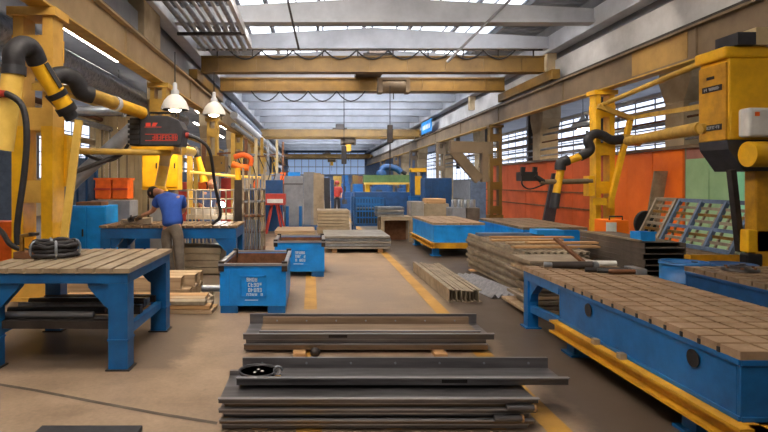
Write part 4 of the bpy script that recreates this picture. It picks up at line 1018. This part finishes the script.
sheets(-1.1, .1, 16.8, 18.4, .05, 3, .06, 'bar_tan', 'steel_slab', 'tan slab lying before the standing panels', 'low slabs before the standing panels')
# standing panels
Yp = 20
def standing(a, b, py, m, label, lean=0, y=Yp, name='upright_sheet', t=.12, z0=.15):
    o = MB().prism([(X(a,y),z0),(X(b,y),z0),(X(b,y)+lean,Z(py,y)),(X(a,y)+lean,Z(py,y))], 'y', y, y+t).build(name, m); tag(o, label, 'panel'); return o
e = thing('grey_cabinet', 'tall grey cabinet with blue top box in the middle distance', 'cabinet', (X(293,Yp), Yp, 0))
MB().box(X(284,Yp), X(303,Yp), Yp, Yp+.8, .12, Z(176,Yp)).build('body', 'grey', e, bevel=.01)
MB().box(X(288,Yp), X(300,Yp), Yp+.1, Yp+.6, Z(176,Yp), Z(172,Yp)).build('top_box', 'bin_blue', e)
MB().box(X(284,Yp), X(303,Yp), Yp-.01, Yp, Z(184.5,Yp), Z(183.5,Yp)).build('seam', 'dark_steel', e)
for q in (286, 299): MB().box(X(q,Yp), X(q+3,Yp), Yp-.15, Yp, .1, Z(206,Yp)).build('side_post', 'blue', e)
MB().box(X(283,Yp), X(304,Yp), Yp-.05, Yp+.85, 0, .12).build('plinth', 'deep_blue', e)
m = MB()
for i in range(6):
    a = X(303.5,Yp)+i*.062; m.box(a, a+.045, Yp-.02, Yp+.05, .16, Z(172,Yp))
m.box(X(303.5,Yp), X(303.5,Yp)+.4, Yp+.05, Yp+.1, .16, Z(172,Yp))
tag(m.build('ribbed_sheet', 'grey'), 'pale ribbed sheet standing right of the grey cabinet', 'panel')
standing(311, 318, 173, 'sheet_tan', 'brownish upright panel right of the pale ribbed sheet', .1)
standing(319, 324, 174, 'sheet_tan', 'narrow tan upright panel beside the brownish one', .0, 20.4)
standing(325, 331, 178, 'charcoal', 'dark upright panel left of the distant person in red', -.05, 22, z0=0)
standing(331, 334, 180, 'deep_blue', 'dark blue upright panel just left of the distant person', 0, 24, z0=0)
o = MB().box(X(303,Yp), X(322,Yp), Yp-.4, Yp+.5, 0, .15).build('panel_plinth', 'deep_blue'); tag(o, 'dark blue plinth under the upright panels', 'plinth')
# red bench with white parts
e = thing('red_bench', 'red bench with white parts on top left of the grey cabinet', 'bench', (X(273,18), 18, 0))
MB().box(X(264,18), X(285,18), 18, 18.8, Z(205,18), Z(194,18)).build('body', 'red', e)
MB().box(X(267,18), X(283,18), 18.0-.02, 18.7, Z(203,18), Z(199,18)).build('white_tray', 'white', e)
for a, b in ((266, 272), (282, 276)): MB().bar((X(a,18),18.2,0), (X(b,18),18.2,Z(205,18)), .06, .06).build('leg', 'red', e)
for a, b in ((277, 285), (270, 264)): MB().bar((X(b,18),18.6,0), (X(a,18),18.6,Z(205,18)), .06, .06).build('leg', 'red', e)
o = MB().box(X(264,19), X(282,19), 19.2, 19.8, 0, Z(180,19)).build('blue_locker', 'deep_blue', bevel=.01); tag(o, 'dark blue locker behind the red bench', 'locker')
# mesh cart of wires and fixtures left of bin
e = thing('fixture_rack', 'tall rusty fixture rack of thin posts behind the lettered bin', 'rack', (X(252,11.5), 11.5, 0))
for a in (243, 249, 256, 262):
    for y in (11.5, 12.1): MB().box(X(a,11.5)-.02, X(a,11.5)+.02, y, y+.04, 0, Z(172+R.uniform(-6,10),11.5)).build('post', 'panel_steel', e)
for z in (.25, .62, .95, 1.25, 1.5): MB().box(X(242,11.5), X(263,11.5), 11.5, 12.14, z, z+.035).build('shelf', 'rust' if z < 1 else 'grey', e)
for i in range(7): MB().tube([(X(244+2.6*i,11.45),11.45,.3),(X(244+2.6*i,11.45),11.45,.9)], .018, 6).build('rod', 'galv', e)
o = MB().tube([(X(238.5,11.8),11.8,Z(180,11.8)),(X(237.5,11.8),11.8,Z(168,11.8))], .06).build('yellow_torch', 'yellow'); tag(o, 'short bright yellow torch sleeve on top of the fixture rack', 'torch')
o2 = MB().box(X(235,11.8),X(243,11.8),11.7,11.9,0,Z(180,11.8)).build('torch_stand', 'dark_steel'); tag(o2, 'dark stand under the yellow torch sleeve', 'stand')
# railing fence
e = thing('railing', 'pale tubular railing behind the bending worker', 'railing', (X(210,11.9), 11.9, 0))
for py in (190, 199, 208): MB().tube([(X(186,11.9),11.9,Z(py,11.9)),(X(243,11.9),11.9,Z(py,11.9))], .016, 8).build('rail', 'panel_steel', e)
for i in range(8): q = X(188+7.6*i,11.9); MB().tube([(q,11.9,0),(q,11.9,Z(189,11.9))], .016, 8).build('post', 'panel_steel', e)
o = MB().ball((X(222,12.25),12.25,Z(205,12.25)), .07).build('weld_arc', 'arc'); tag(o, 'bright white welding glare behind the railing', 'welding arc')
l_ = bpy.data.lights.new('arc_light', 'POINT'); l_.energy = 25; l_.color = (.85, .92, 1); l_.shadow_soft_size = .08
lo_ = bpy.data.objects.new('arc_light', l_); C.objects.link(lo_); lo_.location = (X(222,12.1), 12.1, Z(203,12.1))
# work piece table behind rail
e = thing('weld_table', 'grey weld table with plates behind the pale railing', 'table', (X(215,12.6), 12.6, 0))
MB().box(X(186,12.3), X(240,12.3), 12.3, 13.2, .85, .95).build('top', 'sheet_tan', e)
MB().box(X(190,12.3), X(214,12.3), 12.35, 12.8, .95, 1.08).build('jig', 'panel_steel', e)
for a in (188, 238):
    for y in (12.4, 13.1): MB().box(X(a,12.3)-.05, X(a,12.3)+.05, y-.05, y+.05, 0, .85).build('leg', 'deep_blue', e)
# red screens and gold box
for i, (a, b, m) in enumerate(((221,231,'red'),(236,244,'red'),(231,236,'boom_yellow'))):
    o = MB().box(X(a,16), X(b,16), 16, 16.05, 0, Z(178,16)).build('weld_screen', m); tag(o, ['left red welding screen behind the railing','right red welding screen behind the railing','yellow post strip between the red welding screens'][i], 'screen')
cabinet(X(205,15), X(225,15), 15, 15.6, Z(172,15), Z(156,15), 'golden yellow box on a post above the second welder', 'crane', name='yellow_box', doors=1)
o = MB().box(X(212,15), X(218,15), 15.1, 15.5, 0, Z(172,15)).build('box_post', 'grey'); tag(o, 'grey post under the golden yellow box', 'post')
e = thing('orange_robot', 'orange ring-shaped welding positioner above the red screens', 'positioner', (X(238,15), 15, 2.3))
MB().tube([(X(232,15),15,Z(164,15)),(X(240,15),15,Z(167,15)),(X(249,15),15,Z(168,15))], .09).build('arm', 'orange_bright', e)
MB().tube([(X(234,15),15,Z(157,15)),(X(244,15),15,Z(155,15)),(X(251,15),15,Z(159,15)),(X(250,15),15,Z(166,15))], .07, smooth_path=4).build('ring', 'orange', e)
MB().bar((X(241,15.2),15.2,0),(X(241,15.2),15.2,Z(166,15.2)), .15, .15).build('stand', 'dark_steel', e)
pipe([(X(190,13),13,Z(172,13)),(X(232,13.4),13.4,Z(176,13.4)),(X(262,14),14,Z(178,14))], .035, 'pale_yellow', 'thin pale yellow pipe running over the railing', 'boom_pipe')
e = thing('extraction_arm', 'slim bright yellow extraction arm above the second welder', 'extraction arm', (X(202,13.2), 13.2, 1.6))
MB().tube([(X(198,13.2),13.2,Z(156,13.2)),(X(204,13.2),13.2,Z(182,13.2))], [.06,.1], 14).build('tube', 'yellow', e)
MB().tube([(X(198,13.2),13.2,Z(157,13.2)),(X(196,13.2),13.2,Z(150,13.2)),(X(190,13.2),13.2,Z(148,13.2))], .08, 10, smooth_path=3).build('elbow', 'rubber', e)
MB().box(X(190,13.2)-.06, X(190,13.2)+.06, 13.14, 13.26, 0, Z(147,13.2)).build('mast', 'boom_yellow', e)
# middle right clutter
e = thing('cart', 'dark blue wire-sided cart right of the tan slab stack', 'cart', (X(368,17.5), 17.5, 0))
xa, xb = X(354,17.5), X(386,17.5)
MB().box(xa, xb, 17.5, 18.6, .3, .38).build('deck', 'deep_blue', e)
for q in (xa, xb-.06):
    for y in (17.5, 18.54): MB().box(q, q+.06, y, y+.06, .1, 1.2).build('post', 'deep_blue', e)
for yy in (17.5, 18.57):
    m = MB()
    for z in (.55, .75, .95, 1.15): m.box(xa, xb, yy, yy+.03, z, z+.04)
    for i in range(12): m.box(xa+(xb-xa)*i/11-.01, xa+(xb-xa)*i/11+.01, yy+.01, yy+.03, .38, 1.15)
    m.build('wire_side', 'blue', e)
MB().box(xa+.08, xb-.08, 17.6, 18.4, .38, .85).build('load', 'charcoal', e)
for q in (xa+.1, xb-.1):
    for y in (17.6, 18.5): MB().lathe([(.1,-.03),(.1,.03)], at=(q, y, .1), axis='x', seg=12).build('wheel', 'black', e)
e = thing('beige_stand', 'low beige open-fronted stand left of the bright blue bed', 'stand', (X(397,15.7), 15.7, 0))
xa, xb = X(381,15.7), X(413,15.7)
MB().box(xa, xb, 15.7, 16.6, .6, .7).build('top', 'sheet_tan', e)
for q in (xa, xb-.1):
    for y in (15.7, 16.5): MB().box(q, q+.1, y, y+.1, 0, .6).build('leg', 'sheet_tan', e)
MB().box(xa+.1, xb-.1, 16.3, 16.35, 0, .6).build('back_board', 'rust', e)
sheets(xa-.1, xb-.25, 15.75, 16.55, .7, 4, .07, ['sheet','galv'], 'steel_sheet', 'grey sheet lying on the low beige stand', 'sheets on the beige stand')
for i, (a, b, y, z0, z1, m, l, c) in enumerate((
    (411,424,18,.0,1.05,'sheet','grey crate just behind the bright blue bed','crate'),
    (424,449,19,.0,.95,'sheet_tan','brown flat crate behind the bright blue bed','crate'),
    (427,446,19,.95,1.12,'wood','cardboard-coloured box on the brown flat crate','box'),
    (452,466,18,.0,.85,'grey','grey block behind the right end of the bright blue bed','block'),
    (467,480,18,.0,.85,'sheet_dark','dark block right of the grey block behind the bright blue bed','block'))):
    o = MB().box(X(a,y), X(b,y), y, y+.8, z0, z1).build(['crate','crate','carton','block','block'][i], m, bevel=.02); tag(o, l, c)
for i in range(8):
    q = 453+3.2*i
    o = MB().lathe([(.05,0),(.05,.24),(.03,.26)], at=(X(q,18.2), 18.25+.1*(i % 2), .85), seg=12).build('steel_cylinder', ['galv','sheet'][i % 2]); tag(o, 'small grey cylinder standing on the blocks behind the bright bed, %s from the left' % NTH[i], 'cylinder', 'cylinders behind the bright bed')
# dark blue enclosure panels and machines
cabinet(X(425,24), X(452,24), 24, 25, 0, Z(178,24), 'dark blue corrugated enclosure in front of the right runway', 'deep_blue', name='blue_enclosure', doors=4)
o = MB().box(X(471,22.4), X(486,22.4), 22.4, 22.5, 0, Z(181,22.4)).build('blue_screen', 'pale_blue'); tag(o, 'pale blue upright panel beside the far yellow column', 'panel')
e = thing('press_frame', 'yellow and dark blue press frame left of the blue enclosure', 'press', (X(418,26), 26, 0))
for a in (411, 422): MB().box(X(a,26), X(a+4,26), 26, 26.4, 0, Z(170,26)).build('post', 'deep_blue', e)
MB().box(X(415,26), X(422,26), 26, 26.3, Z(195,26), Z(176,26)).build('ram', 'yellow', e)
MB().box(X(411,26), X(426,26), 25.9, 26.5, Z(172,26), Z(168,26)).build('crown', 'yellow', e)
MB().box(X(410,26), X(427,26), 25.8, 26.5, 0, Z(196,26)).build('bed', 'blue', e)
e = thing('gantry_welder', 'long green gantry beam with yellow edge over blue machine base', 'gantry', (X(388,28), 28, 0))
MB().box(X(364,28), X(412,28), 28, 28.7, Z(183,28), Z(175,28)).build('beam', 'green', e)
MB().box(X(364,28), X(412,28), 27.97, 28, Z(184.5,28), Z(182.5,28)).build('edge_rail', 'pale_yellow', e)
for a in (366, 408): MB().box(X(a,28), X(a+4,28), 28.1, 28.6, 0, Z(183,28)).build('leg', 'yellow', e)
MB().box(X(354,28), X(410,28), 27.6, 29, 0, Z(192,28)).build('base', 'deep_blue', e)
e = thing('robot_arm', 'dark robot arm crouched on the green gantry beam', 'robot', (X(390,28), 28.3, Z(175,28)))
MB().lathe([(.25,0),(.25,.15),(.18,.25)], at=(X(382,28),28.3,Z(175,28))).build('base', 'deep_blue', e)
MB().tube([(X(382,28),28.3,Z(171,28)),(X(386,28),28.3,Z(167,28)),(X(396,28),28.3,Z(168,28)),(X(402,28),28.3,Z(172,28))], .16, 10, smooth_path=3).build('arm', 'deep_blue', e)
MB().tube([(X(402,28),28.3,Z(171,28)),(X(407,28),28.3,Z(174,28))], .1, 10).build('wrist', 'black', e)
# welder columns of clutter far down the hall
far = [(338,356,34,0,1.1,'deep_blue','dark blue machine base right of the distant person'),(352,366,30,0,1.6,'blue','blue machine block left of the green gantry'),
 (400,424,33,0,1.9,'deep_blue','dark blue machine wall behind the green gantry'),(372,392,38,0,2.0,'deep_blue','far dark blue cabinet behind the robot arm'),
 (352,360,40,0,2.2,'crane','far mustard upright machine column'),(288,300,36,0,2.1,'pale_blue','far pale blue locker behind the grey cabinet'),
 (342,350,46,0,2.3,'blue','far blue machine by the aisle end'),(320,332,52,0,2.2,'pale_blue','distant pale blue machine at the end of the aisle'),
 (300,318,58,0,2.4,'deep_blue','distant dark blue machine left of the aisle end'),(352,372,60,0,2.4,'rust','distant rust-brown unit right of the aisle end'),
 (332,344,66,0,2.5,'boom_yellow','most distant yellow unit at the aisle end')]
for a, b, y, z0, z1, m, l in far:
    e = thing('far_machine', l, 'machine', (X((a+b)/2,y), y, 0)); w = X(b,y)-X(a,y)
    MB().box(X(a,y), X(b,y), y, y+1.2, z0, z0+(z1-z0)*.7).build('base', m, e)
    MB().box(X(a,y)+w*.12, X(b,y)-w*.2, y+.2, y+1.0, z0+(z1-z0)*.7, z1).build('head', m, e)
    MB().box(X(a,y)+w*.2, X(a,y)+w*.5, y-.03, y, z0+(z1-z0)*.35, z0+(z1-z0)*.6).build('panel', 'charcoal', e)
# hanging pendant controls in the middle
for i, (px, y, top, m) in enumerate(((344, 20, 152, 'charcoal'), (390, 19, 131, 'dark_steel'))):
    e = thing('pendant_control', ['grey pendant control on a long cable in the middle of the hall', 'dark hook block on a cable under the nearest crane'][i], 'pendant control', (X(px,y), y, Z(top+14,y)))
    MB().box(X(px,y)-.09, X(px,y)+.09, y-.06, y+.06, Z(top+12,y), Z(top-6,y)).build('case', m, e, bevel=.02)
    MB().tube([(X(px,y),y,Z(top-6,y)),(X(px,y),y,4.95)], .014, 6).build('cable', 'black', e)
    MB().tube([(X(px,y),y,Z(top+12,y)),(X(px,y),y,.9 if i == 0 else Z(175,y))], .02, 6).build('lower_rod', 'dark_steel', e)
# left bay clutter (racks, machines) and right bay clutter
clut = [(-6.6,16,1.5,'pale_blue','pale blue machine in the left bay behind the strip curtain'),(-5.6,19,1.9,'crane','mustard press in the left bay'),
 (-5.6,24.5,1.7,'red','red machine in the left bay beyond the screens'),(-6.5,28,2.2,'pale_blue','blue-grey machine far down the left bay'),
 (-6,38,2.6,'blue','blue machine far down the left bay'),(-2.6,27,1.6,'deep_blue','dark blue bench unit left of the far aisle'),(-2.8,31,1.8,'orange','orange unit left of the far aisle'),
 (-2.4,36,2.2,'pale_blue','pale blue unit left of the far aisle'),(-2.7,43,2.4,'yellow','yellow unit left of the far aisle')]
for x, y, h, m, l in clut:
    e = thing('bay_machine', l, 'machine', (x, y, 0))
    MB().box(x-.7, x+.7, y-.5, y+.5, 0, h*.6).build('base', m, e, bevel=.03)
    MB().box(x-.5, x+.3, y-.3, y+.4, h*.6, h).build('head', m, e, bevel=.03)
    MB().box(x-.3, x+.2, y-.54, y-.5, h*.25, h*.5).build('door', 'charcoal', e)
    MB().tube([(x+.45, y, h*.6), (x+.45, y, h*1.15), (x+.1, y, h*1.25)], .05, 8, smooth_path=3).build('pipe', 'galv', e)

o = MB().tube([(-3.42, 24.5, 4.62), (-3.42, 60, 4.62)], .17, 12).build('air_duct', 'light_grey'); tag(o, 'pale round air duct along the inner face of the left runway', 'duct')
o = MB().tube([(-3.45, 24.5, 4.2), (-3.45, 55, 4.2)], .1, 10).build('air_duct', 'galv'); tag(o, 'thinner grey duct under the pale round air duct', 'duct')
# extra fittings down the left runway and bay
o = MB().tube([(-3.6, 24, 5.08), (-3.6, 39, 5.08)], .14, 10).build('foil_duct', 'foil'); tag(o, 'silver cable duct lying on top of the left runway beyond the crane', 'duct')
rr = random.Random(31)
spots = [(196,17,2.6,'boom_yellow'),(204,18,3.0,'rust'),(226,19,2.8,'galv'),(233,17.5,3.2,'boom_yellow'),(246,21,3.3,'rust'),(256,22,3.4,'cream'),(262,24,3.6,'boom_yellow'),(268,26,3.6,'galv'),(277,28,3.8,'cream'),(283,32,4.0,'rust')]
for i, (q, y, h, m) in enumerate(spots):
    e = thing('service_post', '%s post with cross arms left of the aisle, %s from the camera' % ({'boom_yellow':'yellow','rust':'rusty','galv':'grey','cream':'cream'}[m], NTH[i]), 'post', (X(q,y), y, 0), 'service posts left of the aisle')
    MB().box(X(q,y)-.06, X(q,y)+.06, y-.06, y+.06, 0, h).build('upright', m, e)
    for z in (h*.55, h*.8): MB().bar((X(q,y)-.5, y, z), (X(q,y)+.35, y, z+rr.uniform(-.05,.1)), .05, .06).build('cross_arm', ['galv','rust'][i % 2], e)
    MB().box(X(q,y)-.16, X(q,y)+.16, y-.14, y-.06, h*.4, h*.56).build('switch_box', ['grey','orange','blue','cream'][i % 4], e)
    MB().tube([(X(q,y)+.1,y-.05,h*.8),(X(q,y)+.35,y-.05,h*.6),(X(q,y)+.2,y-.05,h*.45)], .02, 6, smooth_path=4).build('cable', 'black', e)
# ================================================================== PEOPLE
def skin_mesh(name, verts, edges, rad, m, parent, sub=2, root=0):
    w_ = WORLD[parent.name]
    me = bpy.data.meshes.new(name); me.from_pydata([tuple(Vector(v)-w_) for v in verts], edges, []); me.update()
    o = bpy.data.objects.new(name, me); C.objects.link(o)
    md = o.modifiers.new('skin', 'SKIN'); md.use_smooth_shade = True; md.branch_smoothing = .5
    if not me.skin_vertices: me.attributes.new('x', 'FLOAT', 'POINT')
    for i, sv in enumerate(me.skin_vertices[0].data):
        r = rad[i]; sv.radius = r if isinstance(r, tuple) else (r, r); sv.use_root = (i == root)
    sd = o.modifiers.new('sub', 'SUBSURF'); sd.levels = sub; sd.render_levels = sub
    bpy.context.view_layer.update()
    dg = bpy.context.evaluated_depsgraph_get(); nm = bpy.data.meshes.new_from_object(o.evaluated_get(dg))
    nm.name = name; nm.materials.clear(); nm.materials.append(MATS[m]); nm.polygons.foreach_set('use_smooth', [True]*len(nm.polygons))
    bpy.data.objects.remove(o); q = bpy.data.objects.new(name, nm); C.objects.link(q); q.parent = parent; WORLD[q.name] = w_
    return q
def chain(pts, rads): return pts, [(i, i+1) for i in range(len(pts)-1)], rads
def person(name, label, J, colors, finger=True, loc=None, helmet=None):
    """J: named joints in world space"""
    e = thing('person', label, 'person', loc)
    V = lambda k: Vector(J[k])
    names = ['pelvis','waist','chest','neck','head','crown','shl','elbl','wrl','shr','elbr','wrr','hipl','knl','anl','toel','hipr','knr','anr','toer','nose','palml','palmr']
    head = V('head'); fw = V('face').normalized(); upv = (V('crown')-head).normalized(); sdv = fw.cross(upv).normalized()
    J['nose'] = head + fw*.1
    for s in 'lr': J['palm'+s] = V('wr'+s) + (V('wr'+s)-V('elb'+s)).normalized()*.07
    idx = {n: i for i, n in enumerate(names)}
    ed = [('pelvis','waist'),('waist','chest'),('chest','neck'),('neck','head'),('head','crown'),('chest','shl'),('shl','elbl'),('elbl','wrl'),('chest','shr'),('shr','elbr'),('elbr','wrr'),
          ('pelvis','hipl'),('hipl','knl'),('knl','anl'),('anl','toel'),('pelvis','hipr'),('hipr','knr'),('knr','anr'),('anr','toer'),('wrl','palml'),('wrr','palmr')]
    rd = dict(pelvis=(.13,.09), waist=(.12,.09), chest=(.14,.1), neck=.056, head=(.078,.095), crown=(.06,.07), shl=.066, shr=.066, elbl=.044, elbr=.044, wrl=.03, wrr=.03, hipl=.088, hipr=.088, knl=.058, knr=.058, anl=.04, anr=.04, toel=.034, toer=.034, nose=.02, palml=(.04,.018), palmr=(.04,.018))
    ns = [n for n in names if n != 'nose']; ii = {n: i for i, n in enumerate(ns)}
    skin_mesh('body', [V(n) for n in ns], [(ii[a], ii[b]) for a, b in ed if a != 'nose' and b != 'nose'], [rd[n] for n in ns], 'skin', e)
    # face and ears
    m = MB().ball(tuple(head+fw*.095-upv*.01), .018, 8, (1, 1, 1.4)); 
    m.build('nose', 'skin', e)
    for s in (-1, 1):
        MB().ball(tuple(head+sdv*s*.083-upv*.005), .028, 8, (.6, 1, 1.2)).build('ear', 'skin', e)
        MB().ball(tuple(head+fw*.085+sdv*s*.032+upv*.025), .012, 8).build('eye', 'white', e)
    MB().ball(tuple(head+fw*.088-upv*.05), .02, 8, (1.2, 1.2, .4)).build('mouth', 'red', e)
    hp = head+upv*.035-fw*.015
    MB().ball(tuple(hp), .108, 14, (1, 1, 1)).build('hair', colors[2], e)
    if helmet: MB().ball(tuple(head+upv*.06), .125, 14, (1, 1, .85)).build('helmet', helmet, e)
    # shirt
    c = ['pelvis','waist','chest','neck2','shl','ul','shr','ur']
    J['neck2'] = V('chest').lerp(V('neck'), .75); J['ul'] = V('shl').lerp(V('elbl'), colors[4]); J['ur'] = V('shr').lerp(V('elbr'), colors[4]); J['hem'] = V('pelvis').lerp(V('waist'), -.15); J['low'] = V('pelvis').lerp(V('waist'), .5)
    vs = ['hem','low','waist','chest','neck2','shl','ul','shr','ur']; q = {n: i for i, n in enumerate(vs)}
    r2 = [(.19,.155),(.19,.16),(.195,.165),(.21,.17),.085,.1,.08,.1,.08]
    skin_mesh('shirt', [V(n) for n in vs], [(q[a], q[b]) for a, b in (('hem','low'),('low','waist'),('waist','chest'),('chest','neck2'),('chest','shl'),('shl','ul'),('chest','shr'),('shr','ur'))], r2, colors[0], e)
    # trousers
    J['al'] = V('knl').lerp(V('anl'), .9); J['ar'] = V('knr').lerp(V('anr'), .9); J['belt'] = V('pelvis').lerp(V('waist'), .4)
    vs = ['belt','pelvis','hipl','knl','al','hipr','knr','ar']; q = {n: i for i, n in enumerate(vs)}
    r2 = [(.165,.125),(.168,.13),.108,.082,.074,.108,.082,.074]
    skin_mesh('trousers', [V(n) for n in vs], [(q[a], q[b]) for a, b in (('belt','pelvis'),('pelvis','hipl'),('hipl','knl'),('knl','al'),('pelvis','hipr'),('hipr','knr'),('knr','ar'))], r2, colors[1], e)
    for s in 'lr':
        a, t = V('an'+s), V('toe'+s); d = (t-a); d.z = 0; d.normalize()
        p = [Vector((a.x,a.y,.05))-d*.06, Vector((a.x,a.y,.06))+d*.04, Vector((a.x,a.y,.045))+d*.13, Vector((a.x,a.y,.035))+d*.2]
        skin_mesh('shoe', *chain(p, [.05,.055,.048,.035]), 'shoe', e)
        if finger:
            wv = V('wr'+s); dv = (wv-V('elb'+s)).normalized(); sd = dv.cross(Vector((0,0,1))).normalized(); dn = sd.cross(dv).normalized()
            if dn.z > 0: dn = -dn
            g = bpy.data.objects.new('x', None) if False else None
            gl = skin_mesh('glove', *chain([wv-dv*.05, wv+dv*.03, wv+dv*.09], [.045, (.05,.028), (.048,.024)]), colors[3], e)
            for k, (o_, L) in enumerate(((-.036,.075),(-.012,.088),(.013,.082),(.036,.065))):
                b0 = wv+dv*.08+sd*o_
                f = skin_mesh('finger', *chain([b0, b0+dv*L*.5+dn*.012, b0+dv*L*.75+dn*.04, b0+dv*L*.75+dn*.07], [.013,.012,.011,.009]), colors[3], e, 1)
            b0 = wv+dv*.03+sd*(.045 if s == 'l' else -.045); o2 = sd*(.03 if s == 'l' else -.03)
            skin_mesh('thumb', *chain([b0, b0+o2+dv*.03+dn*.01, b0+o2+dv*.065+dn*.03], [.015,.013,.01]), colors[3], e, 1)
    return e
px = lambda a, b, y: (X(a,y), y, Z(b,y))
person('worker', 'worker in blue shirt and grey trousers bending over the blue table', dict(
    pelvis=px(173,226,9.26), waist=px(172,214,9.3), chest=px(170,201,9.45), neck=px(163,193,9.7), head=px(154,192,9.86), crown=px(149,196,9.95), face=(-.5,.5,-.75),
    shl=px(159,198,9.6), elbl=px(153,211,9.68), wrl=px(141,216,9.8), shr=px(182,198,9.4), elbr=px(183,212,9.55), wrr=px(168,218,9.85),
    hipl=px(165,230,9.3), knl=px(168,254,9.28), anl=px(172,278,9.42), toel=px(171,282,9.5), hipr=px(178,230,9.22), knr=px(179,255,9.16), anr=px(181,279,9.2), toer=px(181,283,9.35)),
    ('shirt','trousers','hair','glove',.7), loc=(X(175,9.25), 9.25, 0))
e = thing('angle_grinder', 'dark grinder held by the bending worker over the table', 'grinder', px(133,219,9.9))
MB().tube([px(141,217,9.9), px(129,220,9.95)], [.045,.05], 12).build('body', 'charcoal', e)
MB().lathe([(.075,0),(.075,.012)], at=px(127,222,9.95), seg=20).build('disc', 'dark_steel', e)
MB().tube([px(131,219,9.92), px(131,216,9.8)], .02, 8).build('side_handle', 'black', e)
o = MB().bar(px(122,230,10.2), px(152,228,10.3), .3, .1).build('work_piece', 'panel_steel'); 
o.data.transform(Matrix.Translation((0,0,.95-Z(229,10.25)))); tag(o, 'steel workpiece on the table before the bending worker', 'workpiece')
def upright(x, y, label, colors, lean=0, helmet=None, fw=(0,-1,0), s=1.0, arms=.25):
    f = Vector(fw).normalized(); sd = Vector((f.y, -f.x, 0))
    P_ = lambda a, b, c: tuple(Vector((x, y, 0)) + sd*a*s + f*(b+lean*max(0,c-.95))*s + Vector((0,0,c*s)))
    return person('person', label, dict(pelvis=P_(0,0,.95), waist=P_(0,0,1.1), chest=P_(0,0,1.34), neck=P_(0,.02,1.5), head=P_(0,.05,1.61), crown=P_(0,.05,1.7), face=f,
      shl=P_(-.18,0,1.42), elbl=P_(-.24,.02,1.14), wrl=P_(-.2,arms,1.02), shr=P_(.18,0,1.42), elbr=P_(.24,.02,1.14), wrr=P_(.2,arms,1.02),
      hipl=P_(-.09,0,.9), knl=P_(-.1,.02,.5), anl=P_(-.1,0,.08), toel=P_(-.1,.16,.03), hipr=P_(.09,0,.9), knr=P_(.1,.03,.5), anr=P_(.1,0,.08), toer=P_(.1,.16,.03)), colors, finger=True, loc=(x, y, 0), helmet=helmet)
upright(X(207,14), 13.95, 'welder in grey-blue overall leaning forward behind the railing', ('overall','overall','skin','glove',.95), lean=.45, fw=(.55,-.8,0), arms=.35)
upright(X(337,28), 28, 'distant person in red top and cap standing by the aisle', ('red','charcoal','red','skin',.95), helmet='red')
